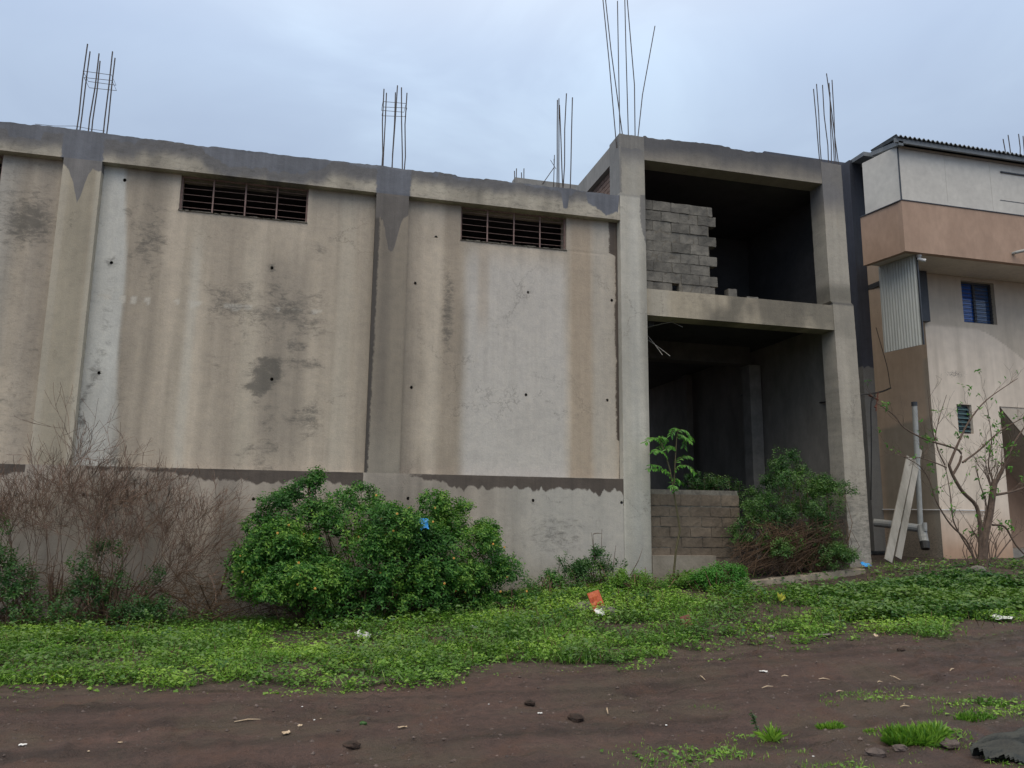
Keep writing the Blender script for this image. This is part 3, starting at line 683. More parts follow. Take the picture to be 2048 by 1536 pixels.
# far parapet behind the warehouse roof with its own rebar and aerial
FP = thing('rear_roof_structure', 'low dark rear parapet just showing over the warehouse roof beside the frame', 'parapet', (10, 28, 8))
a = at(1030, 366, 28); b_ = at(1190, 380, 28)
mb = MB(); mb.box(a[0], b_[0], 28, 28.4, 6, b_[2]+.12, .02); mb.box(a[0]+.2, a[0]+1, 27.9, 28.0, 8, a[2]+.03, .02); mb.build('parapet', m_greyw, FP)
rebars(FP, [((1030, 368), (1029, 342)), ((1033, 368), (1033, 337)), ((1045, 368), (1043, 345)), ((1048, 368), (1048, 337))], [28.1, 28.3], r=.02)
AN = thing('roof_aerial', 'thin rooftop aerial leaning beside the rebar behind the warehouse roof', 'aerial', at(1108, 375, 28))
mb = MB(); mb.tube([at(1085, 368, 28), at(1108, 335, 28), at(1108, 318, 28)], .016, 4); mb.tube([at(1107, 376, 28), at(1109, 310, 28)], .016, 4); mb.build('mast', m_rebar, AN)
mb = MB(); mb.tube([at(1101, 320, 28), at(1112, 338, 28)], .012, 4); mb.build('crossbar', m_rebar, AN)

# ------------------------------------------------------------------ neighbouring building
NB = thing('neighbour_building', 'cream two storey building with terracotta band and corrugated roof at the right', 'building', (14, 15, .8))
YF = 13.2; k_ = YF/13
def xz(u, v, Y): p = at(u, v, Y); return float(p[0]), float(p[2])
XL = xz(1806, 450, YF)[0]; zt = xz(1802, 292, YF)[1]; zm = xz(1802, 401, YF)[1]; zb_ = xz(1812, 503, YF)[1]
sx_, sd_ = -.17, 1.05       # side face runs back and slightly left
XR = 19.0; YB = YF+sd_; YW = 14.35; XC = xz(1866, 850, YW)[0]
def xside(Y): return XC-.004+(Y-YW)*sx_*.6
def skew(mb, x0, x1, ya, yb, z0, z1):
    mb.hexa(np.array([[x0, ya, z0], [x1, ya, z0], [x1, yb, z0], [x0+sx_*(yb-ya)/sd_, yb, z0], [x0, ya, z1], [x1, ya, z1], [x1, yb, z1], [x0+sx_*(yb-ya)/sd_, yb, z1]]))
# white cladding boards on the upper storey
ub = MB(); skew(ub, XL+.02, XR, YF+.03, YB-.1, zm, zt); UB = ub.build('upper_storey', m_white, NB)
for k in range(6):
    x0 = XL+.004+k*1.22; mb = MB(); mb.box(x0, x0+1.215, YF, YF+.028, zm+.004, zt); mb.build('cladding_board', m_white, UB)
mb = MB(); mb.box(XL-.012, XL+.022, YF-.012, YF-.001, zm+.004, zt); mb.build('corner_trim', m_frame, UB)
x_, z_ = xz(2000, 343, YF); mb = MB(); mb.box(x_, XR, YF-.03, YF-.001, z_-.03, z_); mb.build('panel_trim', m_frame, UB)
x_, z_ = xz(2000, 400, YF); mb = MB(); mb.box(x_, XR, YF-.006, YF-.001, z_-.008, z_+.004); mb.build('panel_trim', m_frame, UB)
mb = MB(); mb.box(XL-.02, XR, YF-.03, YF+.1, zb_, zm-.007); mb.build('fascia_band', m_orange, NB)
mb = MB(); mb.hexa(np.array([[XL-.02, YF+.101, zb_], [XL+.1, YF+.101, zb_], [XL+.1+sx_, YB, zb_], [XL-.02+sx_, YB, zb_], [XL-.02, YF+.101, zm-.007], [XL+.1, YF+.101, zm-.007], [XL+.1+sx_, YB, zm-.007], [XL-.02+sx_, YB, zm-.007]])); mb.build('fascia_return', m_orange, NB)
mb = MB(); skew(mb, XL-.03, XR, YF-.045, YB, zm-.006, zm+.012); mb.build('flashing', m_frame, NB)
mb = MB(); skew(mb, XL+.101, XR, YF+.101, YB, zb_+.025, zb_+.1); mb.box(XC-.02, XR, YB+.001, YW+.3, zb_+.025, zb_+.1); mb.build('soffit', m_soffit, NB)
mb = MB(); mb.box(xside(15.95)-.0, XR, YW+.301, 17.5, zb_+.03, zb_+.15); mb.build('light_block_floor', m_dark, NB)  # unseen floor slab added to block light leaking in above the wall
# corrugated roof
mb = MB(); pitch = .118; x0 = XL-.22; nn = int((XR-x0)/pitch*8); X = np.linspace(x0, XR, nn); wv_ = .026*np.cos((X-x0)/pitch*2*math.pi)
dz = zt+.085
V = []
EB_ = at(1741, 303, YB)
for (yy, zz, xsft) in ((YF-.25, dz, 0), (YB, EB_[2]+.01, EB_[0]-x0)):
    for t_ in (0, -.012): V.append(np.stack([X+xsft, np.full(nn, yy), zz+wv_+t_], -1))
V = np.concatenate(V); i = np.arange(nn-1)
mb.add(V, np.concatenate([np.stack([i, i+1, 2*nn+i+1, 2*nn+i], -1), np.stack([nn+i, 3*nn+i, 3*nn+i+1, nn+i+1], -1), np.stack([i, nn+i, nn+i+1, i+1], -1)]))
mb.build('corrugated_roof', m_roof, NB)
mb = MB(); skew(mb, XL-.2, XR, YF-.2, YF-.15, dz-.13, dz-.03); mb.build('eave_board', m_roof, NB)
def edge_board(A, B, th, wd, name):
    A = np.array(A); B = np.array(B); w_ = np.array([wd, 0, 0]); h_ = np.array([0, 0, th])
    mb = MB(); mb.hexa(np.array([A-h_, A-h_+w_, B-h_+w_, B-h_, A, A+w_, B+w_, B])); return mb.build(name, m_roof, NB)
EA = at(1797, 281, YF-.2); EB = at(1741, 304, YB); EC = at(1727, 303, YB+.1); ED = at(1689, 328, 17.0)
edge_board(EA, EB, .1, .12, 'verge_board'); edge_board(EC, ED, .1, 1.6, 'lapped_sheet')
mb = MB(); mb.hexa(np.array([EB-[0, 0, .06], EA-[0, 0, .06]+[.3, .2, 0], EA-[0, 0, .06]+[7, .2, 0], EB+[7, 0, -.06], EB-[0, 0, .05], EA-[0, 0, .05]+[.3, .2, 0], EA-[0, 0, .05]+[7, .2, 0], EB+[7, 0, -.05]])[[1, 2, 3, 0, 5, 6, 7, 4]]); mb.build('roof_lining', m_roof, NB)
rebars(NB, [((2014, 322), (2006, 278)), ((2024, 322), (2016, 270)), ((2042, 326), (2037, 268)), ((2050, 326), (2046, 272))], [16.2, 16.4], r=.014)
# front wall with openings
YW = 14.35
m_cream, t, b = mat('cream_paint')
cc = attr(t, 'paint').outputs['Color']; n_ = noise(t, 5, 5, .6, objco(t)); n2_ = noise(t, 1, 5, .6, objco(t, (10, 10, .8)))
cc = mixc(t, .8, cc, rampn(t, n_.outputs[0], [(.3, (.9, .9, .9)), (.7, (1.06, 1.06, 1.06))]), 'MULTIPLY')
cc = mixc(t, .6, cc, rampn(t, n2_.outputs[0], [(.3, (.88, .87, .85)), (.7, (1.07, 1.07, 1.07))]), 'MULTIPLY')
mo_ = attr(t, 'mold').outputs['Fac']; nn_ = noise(t, 26, 4, .7, objco(t, (1, 1, 2)))
mk_ = maprange(t, math_(t, 'ADD', nn_.outputs[0], math_(t, 'MULTIPLY', mo_, .3)), .72, .78, 0, .7, True)
cc = mixc(t, mk_, cc, (.16, .14, .12))
t.links.new(cc, b.inputs['Base Color']); b.inputs['Roughness'].default_value = .85; bump(t, b, n_.outputs[0], .15, .01)
def cream(x, z, side=False):
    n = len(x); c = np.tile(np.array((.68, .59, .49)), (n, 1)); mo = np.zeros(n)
    def lay(m, k):
        nonlocal c
        m = np.clip(m, 0, 1)[:, None]; c = c*(1-m)+np.array(k)*m
    if side:
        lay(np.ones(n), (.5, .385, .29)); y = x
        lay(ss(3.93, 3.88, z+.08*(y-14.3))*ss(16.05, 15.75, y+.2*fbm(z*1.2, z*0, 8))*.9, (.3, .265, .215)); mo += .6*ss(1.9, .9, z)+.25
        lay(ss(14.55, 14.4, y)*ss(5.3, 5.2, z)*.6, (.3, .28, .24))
    else:
        xa, za = xz(1850, 648, YW); xb, zb2 = xz(2048, 735, YW); 
        xm = xz(1960, 657, YW)[0]
        # two-tone paint with the curved edge
        bz = np.where(x < xm, za-.0*(x-xa), za-.03-.62*(np.maximum(x-xm, 0)/(xb-xm))**1.35)
        lay(ss(.03, -.03, z-bz), (.74, .65, .55)); lay(ss(-.03, .03, z-bz)*.8, (.54, .475, .39)); lay(ss(.012, .0, np.abs(z-bz)-.006)*.4, (.35, .3, .25))
        lay(ss(2.2, .9, z+.3*(fbm(x*2, z*2, 4)-.5))*.65, (.46, .27, .16)); lay(ss(1.25, .9, z)*.4, (.36, .2, .12))
        lay(np.clip((fbm(x*6, z*.4, 205)-.55)*3, 0, 1)*.35, (.36, .31, .25)); lay(ss(ztop-.5, ztop, z)*.3, (.4, .36, .3))
        mo += .9*np.exp(-((x-xz(1910, 745, YW)[0])/.35)**2-((z-xz(1910, 748, YW)[1])/.12)**2)+.25*ss(4, 1, z)
    return c, mo
def creamslab(name, rects, y0, y1, parent=NB):
    mb = MB()
    for (x0, x1, z0, z1) in rects:
        nx = max(2, int((x1-x0)/.035)+1); nz_ = max(2, int((z1-z0)/.035)+1)
        X, Z = np.meshgrid(np.linspace(x0, x1, nx), np.linspace(z0, z1, nz_)); V = np.stack([X, np.full_like(X, y0), Z], -1).reshape(-1, 3)
        i = np.arange(nz_-1)[:, None]; j = np.arange(nx-1)[None]
        Fq = np.stack([i*nx+j, i*nx+j+1, (i+1)*nx+j+1, (i+1)*nx+j], -1).reshape(-1, 4)
        n0 = len(V); V = np.concatenate([V, [[x0, y1, z0], [x1, y1, z0], [x1, y1, z1], [x0, y1, z1]]])
        cs = [0, nx-1, nz_*nx-1, (nz_-1)*nx]
        mb.add(V, Fq); s_ = mb.n-len(V)
        for k in range(4): mb.f.append(np.array([[s_+cs[k], s_+n0+k, s_+n0+(k+1) % 4, s_+cs[(k+1) % 4]]]))
        mb.f.append(np.array([[s_+n0+3, s_+n0+2, s_+n0+1, s_+n0]]))
    V = np.concatenate(mb.v); c, mo = cream(V[:, 0], V[:, 2]); return mb.build(name, m_cream, parent, attrs=dict(paint=c, mold=mo))
XC = xz(1866, 850, YW)[0]; ztop = zb_+.02
w1x0, w1z1 = xz(1921, 560, YW); w1x1, w1z0 = xz(1995, 650, YW); w2x0, w2z1 = xz(1913, 808, YW); w2x1, w2z0 = xz(1948, 868, YW)
w1z1 = min(w1z1, ztop-.02)
xr_ = xz(2004, 870, YW)[0]; zr1 = xz(1997, 806, YW)[1]
creamslab('front_wall', [(XC, w1x0, w1z0, ztop), (w1x0, w1x1, w1z1, ztop), (w1x1, XR, w1z0, ztop), (XC, XR, w2z1, w1z0), (XC, w2x0, w2z0, w2z1), (w2x1, xr_, w2z0, w2z1), (XC, xr_, -.1, w2z0)], YW, YW+.25)
# side wall running back beside the gap
mb = MB(); nz_, ny = 110, 40
Yg, Zg = np.meshgrid(np.linspace(YW, 15.95, ny), np.linspace(-.1, at(1742, 530, 15.95)[2], nz_)); Xg = XC-.004+(Yg-YW)*sx_*0.6
V = np.stack([Xg, Yg, Zg], -1).reshape(-1, 3); i = np.arange(nz_-1)[:, None]; j = np.arange(ny-1)[None]
mb.add(V, np.stack([i*ny+j+1, i*ny+j, (i+1)*ny+j, (i+1)*ny+j+1], -1).reshape(-1, 4))
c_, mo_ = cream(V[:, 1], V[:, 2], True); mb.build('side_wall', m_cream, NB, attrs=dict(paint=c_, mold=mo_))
def xside(Y): return XC-.004+(Y-YW)*sx_*.6
# sloping stair soffit recess at the picture's right edge
mb = MB(); mb.hexa(np.array([[xr_+.001, YW+.02, zr1-.05], [XR, YW+.02, zr1-3.9], [XR, YW+1.2, zr1-3.9], [xr_+.001, YW+1.2, zr1-.05], [xr_+.001, YW+.02, w2z1], [XR, YW+.02, w2z1], [XR, YW+1.2, w2z1], [xr_+.001, YW+1.2, w2z1]])); mb.build('stair_soffit', simple('stair_side_paint', (.48, .42, .35), (.54, .48, .4), 3, .85, .1), NB)
mb = MB(); mb.box(xr_, XR, YW+1.2, YW+1.3, -.1, w2z1); mb.build('recess_wall', m_orange, NB)
mb = MB(); mb.box(xr_, XR, YW+.1, YW+1.2, 0.5, 1.0); mb.build('recess_floor', m_conc, NB)
# ribbed cladding panel on the side, upper part
p0 = at(1756, 536, 15.6); p1 = at(1830, 510, 14.35); p2 = at(1842, 690, 14.35); p3 = at(1772, 705, 15.6)
YA = 13.36; pa = at(1829, 512, YA); dxy = sx_/sd_
YE = YA
while True:
    q = pa+np.array([dxy*(YE-YA), YE-YA, 0]); 
    if px(*q)[0] < 1757 or YE > 15: break
    YE += .01
zc1 = zb_+.02; zc0 = (at(1843, 690, YA)[2]+at(1772, 705, YE)[2])/2
mb = MB(); n = 160; Yc = np.linspace(YA, YE, n); Xc = pa[0]+dxy*(Yc-YA)+.006*np.cos(Yc/.07*2*math.pi)
V = np.concatenate([np.stack([Xc, Yc, np.full(n, zc0)], -1), np.stack([Xc, Yc, np.full(n, zc1)], -1), np.stack([Xc+.02, Yc, np.full(n, zc0)], -1), np.stack([Xc+.02, Yc, np.full(n, zc1)], -1)]); i = np.arange(n-1)
mb.add(V, np.concatenate([np.stack([i+1, i, n+i, n+i+1], -1), np.stack([2*n+i, 2*n+i+1, 3*n+i+1, 3*n+i], -1)])); mb.build('ribbed_panel', m_corr, NB)
zj_ = xz(1850, 645, YW)[1]
mb = MB(); mb.box(float(at(1834, 600, YW-.1)[0]), XC+.05, YW-.12, YW-.003, zj_, ztop); mb.build('shade_return', m_frame, NB)  # dark box standing in for the shade behind the ribbed panel's near edge
mb = MB(); mb.box(float(at(1836, 600, 13.4)[0])-.0, float(at(1836, 600, 13.4)[0])+.03, YA-.02, YA+.01, zc0, zc1); mb.build('panel_edge', m_frame, NB)
# windows
def window(x0, x1, z0, z1, Y, halves, blue, bars, lab):
    mb = MB(); w = .045
    mb.box(x0, x0+w, Y, Y+.08, z0, z1); mb.box(x1-w, x1, Y, Y+.08, z0, z1); mb.box(x0+w, x1-w, Y, Y+.08, z0, z0+w); mb.box(x0+w, x1-w, Y, Y+.08, z1-w, z1)
    if halves == 2: xm = (x0+x1)/2-.02; mb.box(xm-.03, xm+.03, Y, Y+.08, z0+w, z1-w)
    f = mb.build('window', m_frame, NB); f['label'] = lab
    for k in range(halves):
        a = x0+w+(x1-x0-2*w)*k/halves; b2 = x0+w+(x1-x0-2*w)*(k+1)/halves
        mb = MB(); mb.box(a, b2, Y+.04, Y+.046, z0+w, z1-w); mb.build('pane', blue[k % len(blue)], f)
    nb = int((z1-z0)/bars)
    for k in range(1, nb):
        z = z0+(z1-z0)*k/nb; mb = MB(); mb.tube([(x0, Y-.01, z), (x1, Y-.01, z)], .008, 5); mb.build('bar', m_frame, f)
def glass(name, c, r=.08):
    m, t, b = mat(name); b.inputs['Base Color'].default_value = (*c, 1); b.inputs['Roughness'].default_value = r; b.inputs['Specular IOR Level'].default_value = .9
    n = noise(t, 3, 2, .5, objco(t)); bump(t, b, n.outputs[0], .05, .01); return m
g1 = glass('blue_reflection_glass', (.02, .1, .42)); g2 = glass('dim_blue_glass', (.03, .08, .2)); g3 = glass('teal_glass', (.1, .17, .18), .2)  # blue reflection in the soffit window's panes is painted as base colour
window(w1x0, w1x1, w1z0, w1z1, YW+.1, 2, [g1, g2], .085, 'blue tinted barred window under the soffit')
window(w2x0, w2x1, w2z0, w2z1, YW+.08, 1, [g3], .11, 'small louvred window')
mb = MB()
for k in range(6):
    z = w2z0+.05+k*(w2z1-w2z0-.08)/6; mb.hexa(np.array([[w2x0+.05, YW+.03, z], [w2x1-.05, YW+.03, z], [w2x1-.05, YW+.1, z+.05], [w2x0+.05, YW+.1, z+.05], [w2x0+.05, YW+.03, z+.008], [w2x1-.05, YW+.03, z+.008], [w2x1-.05, YW+.1, z+.058], [w2x0+.05, YW+.1, z+.058]]))
mb.build('louvre', g3, NB)
# outlet stub in the fascia
p = at(2022, 508, YF); mb = MB(); mb.tube([p+[0, .1, 0], p+[.02, -.12, .0], p+[.2, -.35, .02]], .035, 10); mb.build('outlet_pipe', m_pvc, NB)
# thin conduit along the wall foot
z_ = xz(1900, 1020, YW)[1]; mb = MB(); mb.tube([(xside(16.3)-.03, 16.3, z_+.02), (XC-.03, YW-.03, z_), (xz(1978, 1021, YW)[0], YW-.03, z_)], .014, 6); mb.build('conduit', m_whitep, NB)
# grey rendered return walls filling the gap between the two buildings
GW = thing('gap_wall', 'dark wet grey rendered wall in the narrow gap beside the rough column', 'wall', (11.6, 15.6, .7))
def rainwall(name, x0, x1, y0, y1, z0, z1, zs):
    mb = MB(); nx, nz_ = 20, 150
    X, Z = np.meshgrid(np.linspace(x0, x1, nx), np.linspace(z0, z1, nz_)); V = np.stack([X, np.full_like(X, y0), Z], -1).reshape(-1, 3)
    i = np.arange(nz_-1)[:, None]; j = np.arange(nx-1)[None]; Fq = np.stack([i*nx+j, i*nx+j+1, (i+1)*nx+j+1, (i+1)*nx+j], -1).reshape(-1, 4)
    mb.add(V, Fq); mb.box(x0, x1, y0+.002, y1, z0, z1)
    V = np.concatenate(mb.v); c = np.tile(np.array((.2, .2, .195)), (len(V), 1)); w = V[:, 2]-zs+.5*(fbm(V[:, 0]*4, V[:, 0]*0, 3)-.5)
    return mb.build(name, m_wall, GW, attrs=dict(paint=c, wet=w, mold=np.full(len(V), .2), wetcol=np.tile(np.array((.055, .062, .085)), (len(V), 1))))
zsh = lambda y: float(EC[2]+(ED[2]-EC[2])*(y-EC[1])/(ED[1]-EC[1]))-.03
rainwall('recessed_wall', 10.9, 14.5, 16.5, 16.7, -.1, zsh(16.5), 5.9)
xa = float(at(1733, 850, 15.9)[0]); xb = xside(15.95)+.02
rainwall('proud_wall', xa, xb, 15.9, 16.49, .9, zsh(15.9), 5.3)

# ------------------------------------------------------------------ things on and by the neighbour
CC = thing('security_camera', 'small white bullet security camera under the terracotta corner', 'security camera', at(1838, 516, YF+.25))
p = at(1838, 512, YF+.1); p[2] = zb_-.02
mb = MB(); mb.tube([p+[0, 0, .02], p+[0, 0, -.03]], .055, 14); mb.build('mount', m_whitep, CC)
mb = MB(); mb.tube([p+[0, 0, -.03], p+[.01, -.03, -.07]], .015, 8); mb.build('arm', m_whitep, CC)
mb = MB(); mb.tube([p+[-.03, .02, -.06], p+[.03, -.03, -.095], p+[.09, -.08, -.125]], [.03, .034, .036], 12); mb.build('body', m_whitep, CC)
DP = thing('drain_pipe', 'grey upright plastic drain pipe with dark cap beside the cream corner', 'pipe', at(1843, 1060, 14.1))
Yp = 14.2
mb = MB(); mb.tube([at(1841, 1050, Yp), at(1829, 808, Yp)], .055, 12); mb.build('upright_pipe', m_pvc, DP)
mb = MB(); a = at(1829, 812, Yp); mb.tube([a, a+[0, 0, .09]], .062, 12); mb.build('cap', m_frame, DP)
mb = MB(); mb.tube([at(1748, 1045, 14.6), at(1775, 1048, 14.4), at(1848, 1058, 14.15)], .085, 12); mb.build('cross_pipe', m_pvcd, DP)
mb = MB(); mb.tube([at(1842, 1052, 14.12), at(1846, 1072, 14.05), at(1849, 1086, 13.95)], [.09, .095, .09], 12); mb.build('elbow', m_pvcd, DP)
mb = MB(); mb.tube([at(1849, 1084, 13.95), at(1851, 1098, 13.9)], [.1, .085], 12); mb.build('black_mouth', m_cable, DP)
mb = MB(); mb.tube([at(1849, 1045, 14.0), at(1850, 1062, 14.0)], .045, 8); mb.build('bottle', m_pvc, DP)
def plank(u0, v0, u1, v1, Y0_, Y1_, w, label, name='leaning_board'):
    A = at(u0, v0, Y0_); B = at(u1, v1, Y1_); d = B-A; d /= np.linalg.norm(d); s = np.array([1, 0, 0])-d*d[0]; s /= np.linalg.norm(s); n = np.cross(s, d)
    P = []
    for (q, e_) in ((A, 0), (B, 1)):
        P += [q-s*w/2-n*.014, q+s*w/2-n*.014, q+s*w/2+n*.014, q-s*w/2+n*.014]
    mb = MB(); mb.hexa(np.array(P)); o = mb.build(name, m_plank); tag(o, label, 'board'); return o
plank(1776, 1122, 1820, 915, 13.55, 14.2, .17, 'left one of two pale boards leaning on the cream wall')
plank(1796, 1116, 1838, 898, 13.66, 14.28, .14, 'right one of two pale boards leaning on the cream wall')
c1 = cable([at(1716, 790, 13.3), at(1745, 787, 14.5), at(1765, 783, 15), at(1781, 776, 15.2)], .02); tag(c1, 'thick black cable from the rough column to the cream side wall', 'cable')
c2 = cable([at(1781, 776, 15.2), at(1775, 735, 15.2), at(1762, 690, 15.3), at(1752, 655, 15.4)], .008); tag(c2, 'thin wire hanging down the edge of the cream side wall', 'cable')
c3 = cable([at(1742, 1000, 14.6), at(1743, 880, 14.6), at(1741, 800, 14.6), at(1750, 790, 14.7)], .013); tag(c3, 'black cable dropping down the gap behind the rough column', 'cable')
CB = thing('cable_bracket', 'rusty bracket with tangled cable in the gap by the rough column', 'bracket', at(1750, 800, 14.7))
mb = MB(); mb.tube([at(1738, 790, 14.7), at(1756, 800, 14.7), at(1750, 815, 14.7)], .025, 6); mb.tube([at(1756, 785, 14.7), at(1752, 822, 14.7)], .015, 6); mb.build('bracket_arm', m_rust, CB)
mb = MB(); mb.tube([at(1736, 788, 14.65), at(1748, 796, 14.6), at(1742, 804, 14.6), at(1752, 792, 14.6)], .012, 5); mb.build('cable_coil', m_cable, CB)
# kerbs and ground pipe
def kerb(pts, w, h, m, name, label, cat):
    mb = MB(); P = np.array(pts); n = len(P); V = []
    tt = np.linspace(0, n-1, 30); Q = np.stack([np.interp(tt, range(n), P[:, k]) for k in range(3)], -1); Q[:, 2] += (fbm(Q[:, 0]*4, Q[:, 0]*0, 5)-.5)*.03
    for q in Q:
        j = rng.uniform(-.01, .01, 4); V += [q+[0, -w/2+j[0], -h], q+[0, w/2, -h], q+[0, w/2+j[1], 0], q+[0, -w/2+j[2], j[3]]]
    Fq = []
    for i in range(len(Q)-1):
        for k in range(4): Fq.append((4*i+k, 4*i+4+k, 4*i+4+(k+1) % 4, 4*i+(k+1) % 4))
    Fq.append((0, 1, 2, 3)); Fq.append(tuple(4*(len(Q)-1)+k for k in (3, 2, 1, 0)))
    mb.add(np.array(V), Fq); return tag(mb.build(name, m), label, cat)
kerb([at(1490, 1162, 12.35), at(1600, 1150, 12.4), at(1722, 1136, 12.5)], .22, .16, m_kerb, 'concrete_kerb', 'mossy concrete kerb beam spanning a hollow below the right shrub', 'kerb')
kerb([at(1736, 1142, 12.6), at(1800, 1134, 12.8), at(1852, 1128, 13.0)], .18, .12, m_kerb, 'concrete_kerb', 'short pale kerb length between the rough column and the bare tree', 'kerb')
mb = MB(); mb.tube([at(1852, 1132, 13.35), at(1960, 1130, 13.1), at(2048, 1131, 12.9), at(2200, 1135, 12.7)], .05, 10); tag(mb.build('ground_pipe', simple('cream_pipe', (.4, .31, .2), (.52, .42, .3), 6, .7, .2)), 'cream pipe lying along the foot of the cream wall', 'pipe')

# ------------------------------------------------------------------ foliage helpers
def unit(v): return v/(np.linalg.norm(v, axis=-1, keepdims=True)+1e-9)
def leaves(mb, P, D, Nn, Ln, Wd, tone, droop=.2, six=True):
    n = len(P); S = unit(np.cross(D, Nn)); Nn = np.cross(S, D); Ln = Ln[:, None]; Wd = Wd[:, None]
    if six:
        V = np.stack([P, P+D*Ln*.3+S*Wd*.42+Nn*Wd*.12, P+D*Ln*.68+S*Wd*.36+Nn*(Wd*.1-Ln*droop*.3), P+D*Ln-Nn*Ln*droop, P+D*Ln*.68-S*Wd*.36+Nn*(Wd*.1-Ln*droop*.3), P+D*Ln*.3-S*Wd*.42+Nn*Wd*.12], 1)
        i = np.arange(n)[:, None]*6; Fq = np.concatenate([i+np.array([[0, 1, 2, 3]]), i+np.array([[0, 3, 4, 5]])])
        mb.add(V.reshape(-1, 3), Fq, np.repeat(tone, 6))
    else:
        V = np.stack([P, P+D*Ln*.45+S*Wd*.5+Nn*Wd*.12, P+D*Ln-Nn*Ln*droop, P+D*Ln*.45-S*Wd*.5+Nn*Wd*.12], 1)
        i = np.arange(n)[:, None]*4; mb.add(V.reshape(-1, 3), i+np.array([[0, 1, 2, 3]]), np.repeat(tone, 4))
def lobed_bush(name, parent, lobes, nshoot, leafL, m, per=7, spread=.12, tone0=.5, stemm=None, bright=.25, extra=0, hollow=0):
    """lobes: (centre xyz, radii xyz). Shoots sit in the outer shell of the lobes."""
    C_ = np.array([l[0] for l in lobes], float); R_ = np.array([l[1] for l in lobes], float)
    if extra:
        ki = rng.integers(0, len(C_), extra); de = unit(rng.normal(size=(extra, 3))+[0, -.35, .35]); ce = C_[ki]+de*R_[ki]*rng.uniform(.78, 1.12, extra)[:, None]
        re_ = (R_[ki].mean(1)*rng.uniform(.18, .4, extra))[:, None]*np.array([1.15, 1, .8]); C_ = np.concatenate([C_, ce]); R_ = np.concatenate([R_*.86, re_])
    wgt = (R_[:, 0]*R_[:, 2])*np.concatenate([np.ones(len(lobes))*.7, np.full(len(C_)-len(lobes), 1.7)]); wgt = wgt/wgt.sum()
    k = rng.choice(len(C_), nshoot, p=wgt); d = unit(rng.normal(size=(nshoot, 3)))
    rad = 1-np.abs(rng.normal(0, .17, nshoot)); lump = .82+.36*fbm(d[:, 0]*2.3+k*3.1, d[:, 2]*2.3+d[:, 1], 15)
    P = C_[k]+d*R_[k]*(rad*lump)[:, None]
    keep = P[:, 2] > gz(P[:, 0], P[:, 1])+.02; keep &= P[:, 1] < 12.96 if C_[:, 1].max() < 13 else keep
    if hollow: keep &= ~((P[:, 2]-gz(P[:, 0], P[:, 1]) < .45) & (rng.random(nshoot) < hollow))
    keep &= (fbm(P[:, 0]*4.5, P[:, 2]*4.5, 88)+.25*rng.random(nshoot)) > .5
    P = P[keep]; d = d[keep]; rad = rad[keep]
    sh = unit(d*R_[k[keep]].mean()+np.array([0, -.1, .55])+rng.normal(0, .35, d.shape))
    clump = fbm(P[:, 0]*3, P[:, 2]*3+P[:, 1]*2, 19)
    mb = MB(); n = len(P)
    for q in range(per):
        t_ = (q+.5)/per; ang = q*2.4+rng.random(n)*.8
        a = unit(np.cross(sh, np.array([.3, .2, 1.]))); b2 = np.cross(sh, a)
        out = a*np.cos(ang)[:, None]+b2*np.sin(ang)[:, None]
        D = unit(out*.9+sh*.55+rng.normal(0, .2, out.shape)); base = P+sh*(spread*t_)+out*.006
        Nn = unit(sh+rng.normal(0, .25, out.shape)+np.array([0, -.15, .4]))
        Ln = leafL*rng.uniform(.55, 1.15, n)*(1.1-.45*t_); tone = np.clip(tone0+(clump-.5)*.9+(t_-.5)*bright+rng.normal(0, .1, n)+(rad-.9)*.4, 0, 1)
        leaves(mb, base, D, Nn, Ln, Ln*rng.uniform(.5, .68, n), tone)
    fo = mb.build(name, m, parent); fo['kind'] = 'stuff' if False else 'part'; del fo['kind']
    mb = MB()
    sel = rng.choice(n, min(n, 260 if nshoot > 5000 else 45), replace=False)
    base0 = C_.mean(0); 
    for s_ in sel:
        kk = np.argmin(((C_-P[s_])**2).sum(1)); c0 = C_[kk].copy(); g0 = np.array([base0[0]+(c0[0]-base0[0])*.6, base0[1]+(c0[1]-base0[1])*.5, 0]); g0[2] = float(gz(g0[0], g0[1]))-.03
        g0[:2] += rng.normal(0, .12, 2); mid = (g0+P[s_])/2+rng.normal(0, .08, 3)+[0, 0, .12]
        mb.tube([g0, mid, P[s_], P[s_]+sh[s_]*spread], [.012, .007, .004, .002], 3, tone=rng.random())
    mb.build('stems', stemm or m_vine, parent); return P, sh
def L3(u, v, Y, rx, ry, rz): return (at(u, v, Y), (rx, ry, rz))
def flowers(parent, P, sh, n, m, r=.022):
    front = np.where(P[:, 1] < np.median(P[:, 1])+.05)[0]
    for s_ in rng.choice(front, n, replace=False):
        c0 = P[s_]+sh[s_]*.13+np.array([0, -.04, .03]); mb = MB()
        for q in range(7):
            a = q*2*math.pi/6; o_ = np.array([math.cos(a)*r*.75, 0, math.sin(a)*r*.75]) if q < 6 else np.zeros(3)
            cc_ = c0+o_; rr = r*.5; V = [cc_+[rr, 0, 0], cc_+[0, 0, rr], cc_-[rr, 0, 0], cc_-[0, 0, rr], cc_+[0, -rr*.8, 0], cc_+[0, rr*.5, 0]]
            mb.add(V, [(0, 1, 4), (1, 2, 4), (2, 3, 4), (3, 0, 4), (1, 0, 5), (2, 1, 5), (3, 2, 5), (0, 3, 5)])
        mb.build('flower', m, parent)

